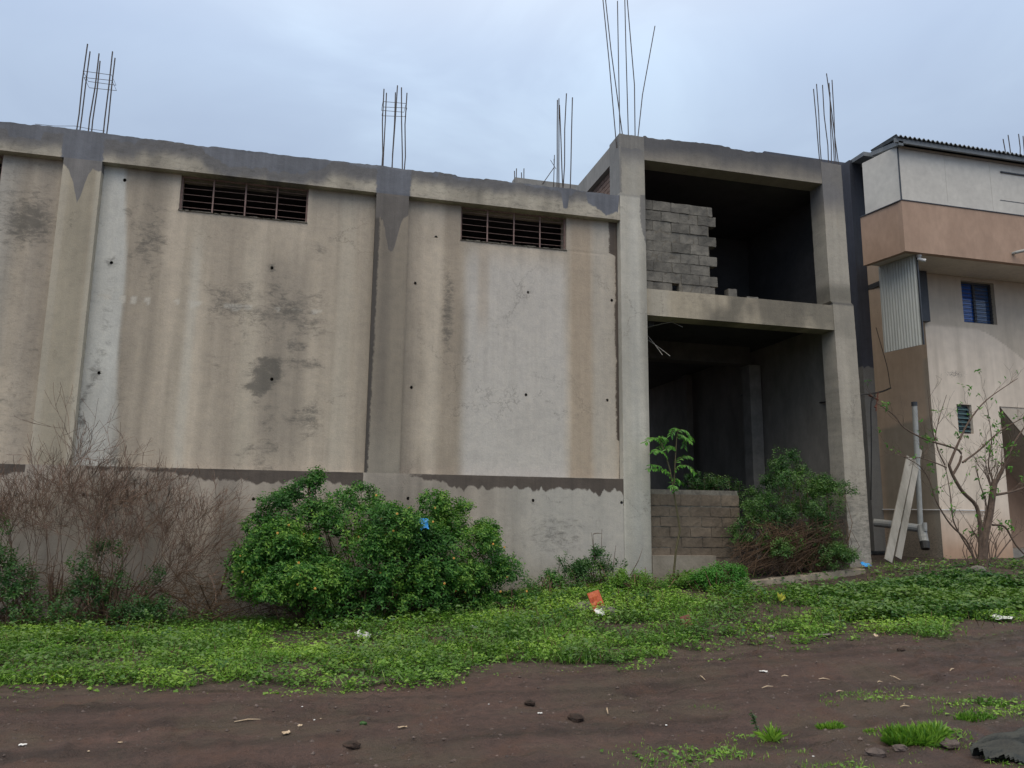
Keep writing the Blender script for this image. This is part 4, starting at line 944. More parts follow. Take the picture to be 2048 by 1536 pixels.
# big flowering bush
BB = thing('flowering_bush', 'large dense green bush with tiny orange flowers in front of the wall', 'bush', (1.2, 12.1, .1))
lob = [L3(735, 1120, 11.9, 1.15, .8, .95), L3(620, 1080, 12.1, .75, .6, .6), L3(540, 1120, 12.2, .6, .5, .5), L3(860, 1120, 12.0, .8, .7, .8), L3(700, 1030, 12.2, .8, .55, .42), L3(560, 1010, 12.4, .35, .3, .18), L3(610, 985, 12.4, .25, .2, .16), L3(905, 1045, 12.3, .35, .35, .35), L3(950, 1130, 12.1, .55, .55, .6), L3(650, 1180, 11.6, .75, .55, .5), L3(800, 1200, 11.5, .8, .5, .42), L3(500, 1150, 12.2, .38, .4, .45), L3(1010, 1170, 12.2, .45, .4, .38), L3(975, 1090, 12.4, .22, .3, .3), L3(630, 965, 12.4, .12, .1, .12), L3(920, 1205, 11.8, .7, .45, .35), L3(720, 1215, 11.5, .8, .4, .4), L3(600, 1150, 11.8, .6, .5, .5), L3(830, 1150, 11.6, .8, .5, .6), L3(1010, 1215, 11.9, .5, .35, .25)]
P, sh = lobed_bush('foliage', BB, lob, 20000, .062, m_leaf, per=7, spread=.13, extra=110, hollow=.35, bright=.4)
flowers(BB, P, sh, 60, m_flower, .015)
# green undergrowth at left among dry twigs
U1 = thing('green_shrub', 'dim green shrub at the left picture edge under the dry twigs', 'shrub', (-4.6, 12.2, 0))
lobed_bush('foliage', U1, [L3(10, 1180, 12.3, .5, .4, .55), L3(45, 1215, 12.2, .4, .4, .35), L3(-60, 1150, 12.3, .6, .4, .6)], 1300, .055, m_leafd, per=6, spread=.11, extra=26)
U2 = thing('green_shrub', 'small dim green shrub tangled in dry twigs left of the big bush', 'shrub', (-2.9, 12.2, 0))
lobed_bush('foliage', U2, [L3(205, 1140, 12.4, .35, .3, .4), L3(250, 1195, 12.3, .5, .4, .35), L3(160, 1210, 12.3, .4, .4, .3), L3(310, 1235, 12.2, .35, .3, .15)], 1300, .05, m_leafd, per=6, spread=.11, extra=30)
# right shrub at the bay mouth
RS = thing('leafy_shrub', 'feathery green shrub over dead vines at the mouth of the open bay', 'shrub', at(1590, 1140, 12.9))
lobed_bush('foliage', RS, [L3(1590, 985, 13.0, .6, .5, .5), L3(1650, 1010, 12.9, .4, .45, .45), L3(1530, 1035, 12.9, .45, .4, .35), L3(1600, 1050, 12.8, .75, .4, .4), L3(1490, 1000, 13.6, .35, .3, .25), L3(1570, 930, 13.2, .28, .3, .25), L3(1640, 1080, 12.7, .45, .35, .3), L3(1660, 1120, 12.5, .45, .3, .25), L3(1560, 1090, 12.5, .5, .3, .25), L3(1500, 1060, 12.7, .3, .3, .3)], 4700, .05, m_leafd, per=7, spread=.14, tone0=.6, extra=50)
mb = MB()
for k in range(380):
    a = at(rng.uniform(1490, 1690), rng.uniform(1030, 1100), rng.uniform(12.5, 13.0)); b_ = at(rng.uniform(1450, 1690), rng.uniform(1090, 1160), rng.uniform(12.4, 12.7))
    mid = (a+b_)/2+rng.normal(0, .1, 3)+[0, -.1, .08]; mb.tube([a, a*.6+mid*.4+[0, -.06, .06], mid, b_*.6+mid*.4, b_], [.003, .004, .005, .005, .004], 3, tone=rng.random())
mb.build('dead_vines', m_vine, RS)
IN = thing('weed_clump', 'small leafy weeds growing inside the bay behind the block wall', 'weeds', at(1420, 970, 14))
lobed_bush('foliage', IN, [L3(1400, 968, 14.0, .35, .3, .15), L3(1450, 975, 13.9, .3, .3, .15)], 420, .06, m_leafd, per=6)
# rounded bright weed below the block wall
W1 = thing('weed_mound', 'rounded bright green leafy weed at the foot of the block wall', 'weeds', at(1450, 1205, 11.8))
lobed_bush('foliage', W1, [L3(1450, 1170, 11.6, .44, .35, .34), L3(1490, 1198, 11.5, .28, .3, .22), L3(1410, 1190, 11.6, .28, .3, .22)], 2600, .05, m_sap, per=6, tone0=.4, extra=14)
W2 = thing('weed_mound', 'spreading yellow green vine mound beside the orange packet', 'weeds', at(1290, 1190, 12))
lobed_bush('foliage', W2, [L3(1270, 1178, 12.1, .4, .35, .24), L3(1330, 1190, 12.0, .45, .4, .22), L3(1390, 1215, 11.7, .4, .35, .15), L3(1235, 1195, 12.2, .3, .3, .15), L3(1300, 1235, 11.3, .5, .4, .1)], 3800, .045, m_gc, per=6, tone0=.4, extra=30)
W3 = thing('weed_mound', 'low leafy weeds trailing from the right end of the big bush', 'weeds', at(1080, 1190, 12.2))
lobed_bush('foliage', W3, [L3(980, 1235, 11.6, .35, .3, .12), L3(1150, 1205, 12.2, .35, .3, .14), L3(1090, 1180, 12.4, .35, .3, .2), L3(1060, 1195, 12.2, .4, .35, .22), L3(1130, 1185, 12.5, .25, .25, .12), L3(1020, 1215, 12.0, .4, .35, .18)], 1700, .05, m_leaf, per=6, tone0=.55, extra=24)
SH = thing('small_shrub', 'thin shrub with bare forked tips against the pale grey wall', 'shrub', at(1190, 1190, 12.4))
lobed_bush('foliage', SH, [L3(1185, 1150, 12.4, .35, .25, .16), L3(1130, 1125, 12.5, .12, .12, .12), L3(1235, 1135, 12.4, .2, .2, .09), L3(1200, 1120, 12.4, .15, .15, .15), L3(1160, 1165, 12.3, .3, .3, .15)], 700, .05, m_leafd, per=6, tone0=.6, extra=10)
mb = MB()
for a, b_ in (((1195, 1190), (1183, 1065)), ((1198, 1190), (1204, 1058)), ((1190, 1130), (1186, 1068)), ((1187, 1068), (1203, 1067)), ((1225, 1150), (1232, 1090)), ((1262, 1148), (1285, 1097)), ((1215, 1140), (1222, 1110))):
    A = at(*a, 12.4); B = at(*b_, 12.4); mb.tube([A, (A+B)/2+rng.normal(0, .02, 3), B], [.008, .006, .003], 4)
mb.build('bare_tips', m_bark, SH)

# ------------------------------------------------------------------ branching woody plants
def branch(mb, p, d, ln, r, depth, spread=.5, kids=3, upb=.12, seg=3, sides=3, tips=None, rmin=.0016):
    pts = [p]; dd = d.copy(); q = p.copy()
    for k in range(seg):
        dd = unit(dd+rng.normal(0, .11, 3)+np.array([0, 0, upb*.35])); q = q+dd*ln/seg; pts.append(q.copy())
    mb.tube(pts, np.linspace(r, max(r*.62, rmin), seg+1), sides, tone=.5+rng.normal(0, .2), cap=False)
    if depth == 0:
        if tips is not None: tips.append((q, dd))
        return
    for k in range(kids):
        t_ = rng.uniform(.35, 1.0) if k else 1.0; i = min(int(t_*seg), seg-1); f = t_*seg-i; s_ = pts[i]*(1-f)+pts[i+1]*f
        nd = unit(dd+rng.normal(0, spread, 3)+np.array([0, 0, upb])); branch(mb, s_, nd, ln*rng.uniform(.55, .85), max(r*.6, rmin), depth-1, spread, kids, upb, seg, sides, tips, rmin)
def dry(label, specs, depth=5, kids=3):
    T = thing('dry_shrub', label, 'dry shrub', at(*specs[0][0], specs[0][2]), 'leafless dry shrubs at the foot of the wall')
    mb = MB(); depth = 4
    for (b_, tip, Y, n) in specs:
        A = at(*b_, Y); A[2] = min(A[2], float(gz(A[0], min(A[1], 12.9)))+.1); B = at(*tip, min(Y+.1, 12.85))
        for _ in range(int(n*2.7)):
            d = B-A; l = np.linalg.norm(d); dr = unit(d+rng.normal(0, .2, 3)*l*np.array([1, .6, .4]))
            s0 = A+rng.normal(0, .05, 3)*[1, 1, 0]-[0, 0, .06]; st = s0.copy(); en = s0+dr*l*.3; m2 = (st+en)/2+rng.normal(0, .02, 3)
            mb.tube([st, m2, en], [.016, .012, .008], 4, tone=rng.random(), cap=False)
            branch(mb, en, dr, l*rng.uniform(.24, .36), .005, depth, .42, kids, .08, 3, 3, None, .0023)
    V = np.concatenate(mb.v); V[:, 1] = np.minimum(V[:, 1], 12.97); mb.v = [V]; mb.tone = [np.concatenate(mb.tone)]
    mb.build('twigs', m_twig, T); return T
dry('tallest dry leafless shrub of reddish twigs reaching up over the pale wall strip', [((205, 1245), (270, 870), 12.5, 2), ((200, 1240), (190, 900), 12.5, 1), ((230, 1240), (330, 960), 12.4, 2)], 5, 3)
dry('dry leafless shrub of thin brown twigs nearest the left picture edge', [((60, 1240), (20, 950), 12.4, 3), ((100, 1240), (110, 900), 12.5, 3), ((40, 1240), (-40, 960), 12.4, 2)], 5, 3)
dry('spreading dry shrub whose long twigs reach right toward the big green bush', [((230, 1230), (470, 1010), 12.5, 3), ((230, 1235), (400, 1060), 12.3, 2), ((150, 1240), (260, 1000), 12.3, 2)], 5, 3)
FB = thing('fallen_branches', 'tangle of fallen bare branches left of the big green bush', 'branches', at(430, 1240, 12.2))
mb = MB()
for pts in (((290, 1205), (370, 1220), (430, 1235), (500, 1260)), ((320, 1180), (360, 1200), (420, 1240)), ((400, 1250), (440, 1180), (470, 1110)), ((430, 1240), (400, 1170), (385, 1150)), ((380, 1255), (455, 1225), (540, 1200)), ((470, 1255), (540, 1230), (600, 1225)), ((440, 1190), (455, 1130), (480, 1090)), ((300, 1230), (380, 1190), (330, 1120))):
    Q = [at(u, v, 12.3+rng.uniform(-.2, .3)) for u, v in pts]; mb.tube(Q, np.linspace(.014, .005, len(Q)), 4, tone=rng.random())
    for q in Q[1:]:
        for _ in range(3): branch(mb, np.array(q), unit(rng.normal(0, 1, 3)+[0, 0, .3]), .22, .004, 2, .5, 2, .05, 2)
for k in range(240):
    a = at(rng.uniform(470, 600), rng.uniform(1120, 1250), 12.3+rng.uniform(-.1, .3)); d = unit(rng.normal(0, 1, 3)*[1, .4, .6]); mb.tube([a, a+d*.15+rng.normal(0, .02, 3), a+d*.35], [.003, .004, .002], 3, tone=rng.random())
for k in range(520):
    u_ = rng.uniform(-20, 480); a = at(u_, rng.uniform(1120+.1*u_, 1255), 12.4+rng.uniform(-.25, .35)); d = unit(rng.normal(0, 1, 3)*[1, .4, .7]+[0, 0, .25]); l_ = rng.uniform(.2, .6); mb.tube([a, a+d*l_*.5+rng.normal(0, .03, 3), a+d*l_+rng.normal(0, .04, 3)], [.004, .004, .002], 3, tone=rng.random())
V = np.concatenate(mb.v); V[:, 1] = np.minimum(V[:, 1], 12.97); V[:, 2] = np.maximum(V[:, 2], gz(V[:, 0], V[:, 1])-.02); mb.v = [V]; mb.tone = [np.concatenate(mb.tone)]
mb.build('branches', m_vine, FB)

# bare tree at right
BT = thing('bare_tree', 'small bare twisted tree with sparse leaves in front of the cream wall', 'tree', at(1975, 1140, 12.2))
mb = MB(); tips = []
def limb(pts, r0_, r1_, Y=12.2, kids=0, dep=2):
    Q = np.array([at(u, v, Y+dy) for (u, v, dy) in [(p+(0,))[:3] for p in pts]]); n = len(Q); tt = np.linspace(0, n-1, (n-1)*4+1)
    Q = np.stack([np.interp(tt, range(n), Q[:, k]) for k in range(3)], -1)
    for _ in range(2): Q[1:-1] = (Q[:-2]+2*Q[1:-1]+Q[2:])/4
    mb.tube(Q, np.linspace(r0_, r1_, len(Q)), 7)
    for k in range(int(kids*1.8)):
        i = rng.integers(len(Q)//4, len(Q)-1); d = unit(Q[i+1]-Q[i]); branch(mb, Q[i], unit(d+rng.normal(0, .5, 3)+[0, 0, .3]), rng.uniform(.15, .34), .005, dep, .45, 2, .15, 3, 3, tips)
limb([(1968, 1140), (1968, 1080), (1980, 1030), (1985, 990), (1990, 960)], .075, .055)
limb([(1960, 1140), (1962, 1060), (1955, 1010), (1925, 985), (1905, 950), (1898, 930)], .042, .026, kids=3)
limb([(1898, 930), (1910, 900), (1935, 845), (1970, 800), (2035, 757)], .028, .006, kids=5)
limb([(1905, 950), (1920, 925), (1925, 900), (1850, 880), (1805, 855), (1790, 830), (1752, 805)], .026, .007, kids=6)
limb([(1925, 925), (1960, 900), (2000, 860), (2048, 835)], .02, .008, kids=5)
limb([(1893, 935), (1870, 925), (1840, 915), (1810, 915), (1785, 905)], .014, .004, kids=4)
limb([(1955, 1135), (1935, 1080), (1900, 1050), (1870, 1000), (1860, 960), (1840, 930), (1800, 910)], .02, .006, kids=5)
limb([(1958, 1130), (1920, 1070), (1905, 1040), (1900, 980), (1890, 930)], .018, .006, kids=4)
limb([(1890, 930), (1875, 900), (1870, 870), (1880, 830), (1893, 790)], .014, .004, kids=3)
limb([(1870, 880), (1862, 850), (1855, 780)], .01, .003, kids=2)
limb([(1990, 965), (2010, 930), (2030, 880), (2060, 840)], .03, .01, kids=5)
limb([(1990, 990), (2020, 985), (2048, 975), (2100, 960)], .026, .012, kids=4)
limb([(1985, 960), (1975, 930), (1985, 880), (1975, 820)], .018, .004, kids=4)
limb([(1965, 1130), (1965, 1060), (1975, 1010), (1960, 970), (1950, 930)], .022, .006, kids=4)
limb([(1990, 1120), (2020, 1080), (2045, 1060)], .015, .006, kids=3)
limb([(1985, 1050), (2010, 1050), (2030, 1090), (2060, 1120)], .02, .012, kids=2)
for k in range(16):
    u = rng.uniform(1935, 1990); limb([(u, 1135), (u+rng.uniform(-25, 15), 1090), (u+rng.uniform(-50, 60), rng.uniform(1010, 1070))], .009, .003, kids=1, dep=1)
for k in range(10):
    u = rng.uniform(1960, 2010); limb([(1985, 985), (u, 950), (u+rng.uniform(-20, 20), rng.uniform(890, 930))], .012, .004, kids=2)
mb.build('trunk', m_bark, BT)
lp = MB(); TP = np.array([t_[0] for t_ in tips]); pick = TP[rng.random(len(TP)) < .30]
for p in pick:
    n = rng.integers(2, 6); D = unit(rng.normal(0, 1, (n, 3))+[0, 0, -.2]); Ln = rng.uniform(.05, .09, n)
    leaves(lp, np.tile(p, (n, 1))+rng.normal(0, .02, (n, 3)), D, unit(rng.normal(0, .4, (n, 3))+[0, -.3, 1]), Ln, Ln*.5, rng.random(n), .3)
lp.build('crown', m_sap, BT)

# sapling in front of the open bay
SP = thing('sapling', 'thin sapling with drooping bright leaves in front of the block wall', 'sapling', at(1345, 1175, 12.6))
mb = MB(); lf = MB(); Ys_ = 12.6
def curvep(pts, Y): return [at(u, v, Y) for u, v in pts]
S1 = curvep([(1345, 1175), (1352, 1100), (1360, 1060), (1352, 1010), (1345, 970), (1340, 940), (1330, 905), (1320, 880)], Ys_); S2 = curvep([(1348, 975), (1350, 930), (1353, 880), (1356, 860)], Ys_)
mb.tube(S1, np.linspace(.02, .008, len(S1)), 6); mb.tube(S2, np.linspace(.012, .006, len(S2)), 5)
for (a, c_, e_) in (((1320, 882), (1305, 868), (1290, 885)), ((1322, 885), (1312, 872), (1330, 875)), ((1320, 880), (1345, 870), (1318, 895)), ((1356, 862), (1372, 852), (1385, 880)), ((1354, 868), (1365, 866), (1382, 884)), ((1356, 860), (1348, 850), (1342, 870)), ((1352, 925), (1370, 905), (1384, 915)), ((1350, 940), (1372, 918), (1390, 945)), ((1345, 960), (1320, 925), (1302, 930)), ((1340, 945), (1315, 935), (1296, 938)), ((1335, 915), (1318, 892), (1306, 905)), ((1346, 968), (1352, 950), (1362, 965)), ((1352, 900), (1340, 885), (1333, 900)), ((1346, 985), (1358, 965), (1340, 975)), ((1355, 875), (1375, 868), (1368, 895))):
    Yv = Ys_+rng.uniform(-.15, .15); A, B, E_ = at(*a, Ys_), at(*c_, Yv), at(*e_, Yv-.05)
    tt = np.linspace(0, 1, 12)[:, None]; Q = A*(1-tt)**2+2*B*tt*(1-tt)+E_*tt**2; mb.tube(Q, np.linspace(.004, .002, 12), 4)
    T_ = unit(np.gradient(Q, axis=0)); n = len(Q)
    for sgn in (1, -1):
        S_ = unit(np.cross(T_, np.array([0, -.5, 1.])))*sgn; D = unit(S_+T_*.5+rng.normal(0, .15, S_.shape)+[0, 0, -.25]); Ln = rng.uniform(.06, .1, n)
        leaves(lf, Q, D, unit(np.tile([0, -.5, 1.], (n, 1))+rng.normal(0, .15, S_.shape)), Ln, Ln*.45, np.clip(rng.normal(.55, .15, n), 0, 1), .25)
mb.build('stem', m_stem, SP); lf.build('foliage', m_sap, SP)

# ------------------------------------------------------------------ ground cover (uncountable)
def cover(name, n, xr, yr, dens, Lr, hmax, m, label, tone0=.5, seed=0):
    x = rng.uniform(*xr, n); y = rng.uniform(*yr, n); dd = dens(x, y); k = rng.random(n) < dd; x, y, dd = x[k], y[k], dd[k]; n = len(x)
    h_ = rng.random(n)**1.3*hmax*(.35+.9*fbm(x*1.6, y*1.6, 71+seed)); z = gz(x, y)+h_; P = np.stack([x, y, z], -1)
    az = rng.random(n)*2*math.pi; D = unit(np.stack([np.cos(az), np.sin(az), rng.normal(.15, .3, n)], -1)); Nn = unit(rng.normal(0, .3, (n, 3))+[0, -.15, 1])
    Ln = Lr[0]+(Lr[1]*1.25-Lr[0])*rng.random(n)**2; tone = np.clip(tone0+(fbm(x*.8, y*1.2, 72+seed)-.5)*1.3+(fbm(x*4, y*4, 73+seed)-.5)*1.0+rng.normal(0, .12, n)+h_/hmax*.15, 0, 1)
    mb = MB(); leaves(mb, P, D, Nn, Ln, Ln*rng.uniform(.55, .85, n), tone, .15, six=False)
    return tag(mb.build(name, m), label, 'ground cover', kind='stuff')
def vd(x, y):
    e_ = edge_y(x)+.02+(fbm(x*.9, y*0, 91)-.5)*1.6+(fbm(x*4, y*3, 92)-.5)*.9
    k = ss(-.15, .3, y-e_); patch = ss(.38, .48, fbm(x*1.7, y*2.6, 93)); bare = 1-.85*np.exp(-((x-6.1)/.9)**2-((y-9.9)/.6)**2)
    bare2 = 1-.93*ss(6.6, 7.4, x)*ss(11.1, 11.6, y+.5*(fbm(x*1.5, y*0, 94)-.5)+.25*ss(9, 12, x))
    lead = np.exp(-((x-.0)/1.5)**2-((y-12.4)/.35)**2)
    return k*(.12+.88*patch)*bare*bare2*(1-.8*lead)*(1-.7*ss(12.0, 12.6, y)*(x < 2))
cover('ground_cover', 330000, (-7, 14), (7.2, 12.9), vd, (.022, .05), .15, m_gc, 'carpet of low bright green weeds along the verge between road and wall')
def vd2(x, y): return vd(x, y)*ss(6.5, 8.2, x+.6*(fbm(x, y, 97)-.5)*4)*ss(9.0, 9.5, y)
cover('ground_cover', 120000, (6, 14), (8.8, 12.4), vd2, (.045, .085), .2, m_leafd, 'thicker dark green leafy weeds on the verge below the cream building', .62, 5)
def vd4(x, y):
    return vd(x, y)*ss(.53, .62, fbm(x*2.3, y*2.3, 111))*(1-.5*ss(8.6, 8.2, y))
cover('tall_weeds', 110000, (-7, 13), (8.2, 12.6), vd4, (.03, .06), .3, m_leafd, 'scattered clumps of taller darker weeds standing above the low carpet', .6, 15)
def blades(n, xr, yr, dens, h, label, m, name, tone0=.5):
    x = rng.uniform(*xr, n); y = rng.uniform(*yr, n); k = rng.random(n) < dens(x, y); x, y = x[k], y[k]; n = len(x)
    P = np.stack([x, y, gz(x, y)-.01], -1); D = unit(rng.normal(0, .4, (n, 3))*[1, 1, .2]+[0, 0, 1]); Ln = rng.uniform(*h, n)*(.5+fbm(x*2, y*2, 121))
    mb = MB(); leaves(mb, P, D, unit(rng.normal(0, 1, (n, 3))), Ln, .004+Ln*.04, np.clip(rng.normal(tone0, .2, n)+(fbm(x*1.3, y*1.3, 122)-.5), 0, 1), .3, six=False)
    return tag(mb.build(name, m), label, 'grass', kind='stuff')
blades(70000, (-7, 12), (7.6, 12.8), lambda x, y: vd(x, y)*ss(.42, .58, fbm(x*1.7, y*2.1, 123))*.9, (.07, .17), 'thin grass blades mixed through the weeds on the verge', m_gc, 'grass_blades')
blades(9000, (-7, 12), (8.2, 12.8), lambda x, y: vd(x, y)*.8+.1, (.06, .2), 'dead brown stalks poking up through the weeds', m_vine, 'dead_stalks')
blades(5000, (-6, 12), (7.4, 9.4), lambda x, y: .5*np.exp(-((y-edge_y(x)-.1)/.35)**2), (.015, .035), 'short yellowish grass at the ragged road edge', m_gc, 'edge_grass', .8)
blades(26000, (2.0, 8), (3.9, 6.3), lambda x, y: ss(.5, .62, fbm(x*1.8+3, y*2.2, 101))*ss(2.2, 3.2, x+.9*(5.6-y))*.8, (.02, .05), 'short yellowish grass in the muddy foreground', m_gc, 'foreground_grass', .7)
def vd3(x, y):
    s_ = ss(.56, .66, fbm(x*1.8+3, y*2.2, 101)); m_ = ss(2.2, 3.2, x+.9*(5.6-y))*(1-ss(5.6, 6.3, y))
    return s_*m_*.75+.5*s_*ss(.3, 0, np.abs(y-edge_y(x)+.25))
cover('sparse_grass', 70000, (-6, 10), (3.8, 8.6), vd3, (.02, .04), .03, m_gc, 'thin sprouting green patches on the muddy road foreground', .5, 9)

def tuft(u, v, Yg, rad, h, n, label, m=m_gc, name='grass_tuft', tone0=.6):
    d = ray(u, v); t_ = 1.0
    for _ in range(30):
        t_ = (float(gz(d[0]*t_, d[1]*t_))-CAMZ)/d[2]
    c0 = np.array([d[0]*t_, d[1]*t_]); mb = MB()
    r = rad*np.sqrt(rng.random(n)); a = rng.random(n)*2*math.pi; x = c0[0]+r*np.cos(a); y = c0[1]+r*np.sin(a)*.6; P = np.stack([x, y, gz(x, y)-.01], -1)
    D = unit(np.stack([np.cos(a)*.7*r/rad+rng.normal(0, .35, n), np.sin(a)*.5*r/rad+rng.normal(0, .35, n), np.ones(n)], -1)); Ln = h*rng.uniform(.5, 1.1, n)
    leaves(mb, P, D, unit(rng.normal(0, 1, (n, 3))), Ln, np.full(n, .009)+Ln*.02, np.clip(rng.normal(tone0, .2, n), 0, 1), .35)
    return tag(mb.build(name, m), label, 'grass')
tuft(1830, 1482, 0, .2, .11, 1000, 'bright dense grass tuft in the foreground beside the black tarpaulin')
tuft(1662, 1455, 0, .1, .05, 240, 'small low grass tuft left of the bright foreground tuft')
tuft(1950, 1435, 0, .16, .05, 300, 'pale olive grass patch above the bright foreground tuft', tone0=.4)
tuft(1985, 1405, 0, .14, .04, 240, 'darker green grass streak on the road near the right edge', tone0=.3)
tuft(1740, 1462, 0, .05, .03, 80, 'tiny grass sprig between the two foreground tufts')
tuft(1545, 1482, 0, .04, .13, 60, 'few pale grass blades standing in the muddy foreground', tone0=.8)
WD = thing('weed_seedling', 'single small leafy weed seedling standing in the muddy road', 'weed', at(1515, 1460, 5.6))
d = ray(1515, 1462); t_ = (float(gz(3.6, 5.9))-CAMZ)/d[2]; g0 = d*t_+[0, 0, CAMZ]
mb = MB(); mb.tube([g0, g0+[-.02, 0, .08], g0+[-.05, 0, .14]], [.004, .003, .002], 4); mb.build('stem', m_stem, WD)
lp = MB(); n = 34; tq = rng.random(n)[:, None]; P = g0+np.array([-.05, 0, .15])*tq; D = unit(rng.normal(0, 1, (n, 3))*[1, 1, .3]); Ln = rng.uniform(.02, .04, n); leaves(lp, P, D, np.tile([0, -.3, 1.], (n, 1)), Ln, Ln*.6, rng.random(n)*.6); lp.build('foliage', m_leafd, WD)

# ------------------------------------------------------------------ stones, clods and litter
def gpt(u, v):
    d = ray(u, v); t_ = 6.0
    for _ in range(40): t_ = .5*t_+.5*(float(gz(d[0]*t_, d[1]*t_))-CAMZ)/d[2]
    return np.array([d[0]*t_, d[1]*t_, d[2]*t_+CAMZ])
def lump(mb, c, r, squash=.6, n=9, tone=.5, rough=.35):
    th = np.linspace(0, math.pi, 6); ph = np.arange(n)/n*2*math.pi; V = []
    s_ = rng.random()*50
    for a in th:
        for q in ph:
            d = np.array([math.sin(a)*math.cos(q), math.sin(a)*math.sin(q), math.cos(a)]); k = 1+rough*(float(fbm(d[0]*1.7+s_, d[1]*1.7+d[2]*1.3, 7))-.5)*2
            V.append(np.asarray(c)+d*k*np.asarray(r)*[1, 1, squash])
    F_ = [(i*n+j, i*n+(j+1) % n, (i+1)*n+(j+1) % n, (i+1)*n+j) for i in range(5) for j in range(n)]
    mb.add(V, F_, tone)
mb = MB(); m = 15000
x = rng.uniform(-7, 14, m); y = rng.uniform(3.6, 8.8, m); rr = .003+.018*rng.random(m)**6
oct_ = np.array([[1, 0, 0], [0, 1, 0], [-1, 0, 0], [0, -1, 0], [0, 0, .7], [0, 0, -.7]])
V = np.stack([x, y, gz(x, y)], -1)[:, None]+oct_[None]*rr[:, None, None]*rng.uniform(.6, 1.3, (m, 6, 1))
F8 = np.array([[0, 1, 4], [1, 2, 4], [2, 3, 4], [3, 0, 4], [1, 0, 5], [2, 1, 5], [3, 2, 5], [0, 3, 5]])
mb.add(V.reshape(-1, 3), (np.arange(m)[:, None, None]*6+F8[None]).reshape(-1, 3), np.repeat(rng.random(m), 6))
tag(mb.build('gravel', m_stone), 'loose gravel and grit strewn over the muddy road', 'gravel', kind='stuff')
def litter_sheet(c, w, h, m, name, label, cat, tilt=0, rot=0, crump=.02, n=7):
    U, Vv = np.meshgrid(np.linspace(-.5, .5, n), np.linspace(-.5, .5, n)); ca_, sa_ = math.cos(rot), math.sin(rot); s_ = rng.random()*90
    edge = 1+.25*(fbm(np.arctan2(Vv, U)*1.5+s_, U*0, 3)-.5)*2*(crump > .01)
    X = U*w*edge; Yv = Vv*h*math.cos(tilt)*edge; Z = Vv*h*math.sin(tilt)+(fbm(U*4+s_, Vv*4, 5)-.5)*2*crump+abs(math.sin(tilt))*h*.5+.012
    P = np.stack([c[0]+X*ca_-Yv*sa_, c[1]+X*sa_+Yv*ca_, c[2]+Z], -1).reshape(-1, 3); B = P-[0, 0, .003]
    i = np.arange(n-1)[:, None]; j = np.arange(n-1)[None]; Fq = np.stack([i*n+j, i*n+j+1, (i+1)*n+j+1, (i+1)*n+j], -1).reshape(-1, 4)
    mb = MB(); mb.add(np.concatenate([P, B]), np.concatenate([Fq, Fq[:, ::-1]+n*n])); return tag(mb.build(name, m), label, cat)
for (u, v, r, m, nm, lab, cat) in ((1060, 1408, .05, m_clod, 'dirt_clod', 'brown dirt clod in the middle of the muddy road', 'dirt clod'), (1152, 1440, .07, m_clod, 'dirt_clod', 'flat black dirt clod right of the road centre', 'dirt clod'),
        (703, 1495, .06, m_clod, 'dirt_clod', 'rounded reddish brown clod at the bottom left of centre', 'dirt clod'), (726, 1448, .03, m_leafd, 'dirt_clod', 'small dark green clump on the road', 'clump'), (1803, 1302, .045, m_clod, 'dirt_clod', 'small dark clod at the road edge below the dense weeds', 'dirt clod'),
        (1500, 1252, .1, m_clod, 'stone', 'dark stone in the weeds at the verge edge', 'stone'), (1542, 1276, .06, m_rock, 'stone', 'small purplish stone at the verge edge', 'stone'),
        (1170, 1222, .2, m_rock, 'rock', 'grey rock leaning under the orange packet', 'rock'), (1215, 1228, .17, m_rock, 'rock', 'brownish rock right of the orange packet', 'rock'), (1945, 1175, .13, m_rock, 'rock', 'brown stone in the soil near the bare tree', 'rock'),
        (1955, 1143, .14, m_rock, 'rock', 'grey stone at the base of the bare tree', 'rock'), (1750, 1510, .07, m_stone, 'stone', 'flat purple brown stone in the foreground right', 'stone'), (1895, 1492, .08, m_stone, 'stone', 'low muddy stone beside the black tarpaulin', 'stone'), (1800, 1500, .05, m_stone, 'stone', 'small muddy stone under the bright grass tuft', 'stone')):
    c = gpt(u, v); mb = MB(); lump(mb, c+[0, 0, r*.2], r, .5, 11, .4); tag(mb.build(nm, m, smooth=(m is m_rock)), lab, cat)
c = at(1195, 1202, 11.0)
def card(u, v, Y, w, h, lean_, roll_, m, name, label, cat):
    c = at(u, v, Y); n = 5; U, Vv = np.meshgrid(np.linspace(-.5, .5, n), np.linspace(-.5, .5, n)); X = U*w*math.cos(roll_)-Vv*h*math.sin(roll_); Z = U*w*math.sin(roll_)+Vv*h*math.cos(roll_)
    Yv = Vv*h*lean_+(fbm(U*3, Vv*3, 4)-.5)*.03; P = np.stack([c[0]+X, c[1]+Yv, c[2]+Z], -1).reshape(-1, 3); i = np.arange(n-1)[:, None]; j = np.arange(n-1)[None]; Fq = np.stack([i*n+j, i*n+j+1, (i+1)*n+j+1, (i+1)*n+j], -1).reshape(-1, 4)
    mb = MB(); mb.add(np.concatenate([P, P+[0, .02, 0]]), np.concatenate([Fq, Fq[:, ::-1]+n*n])); return tag(mb.build(name, m), label, cat)
yR = float(gpt(1190, 1228)[1])
card(1193, 1202, yR, .18, .26, .3, .3, m_red, 'packet', 'crumpled orange red packet propped on the grey rock', 'packet')
yR2 = float(gpt(1375, 1255)[1]); card(1374, 1245, yR2, .13, .17, .3, .25, m_rust, 'scrap', 'rust brown scrap standing in the weeds', 'scrap')
litter_sheet(gpt(1200, 1238)+[0, 0, .05], .14, .12, m_litter, 'wrapper', 'white torn wrapper just below the orange packet', 'litter', .6, .3, .03)
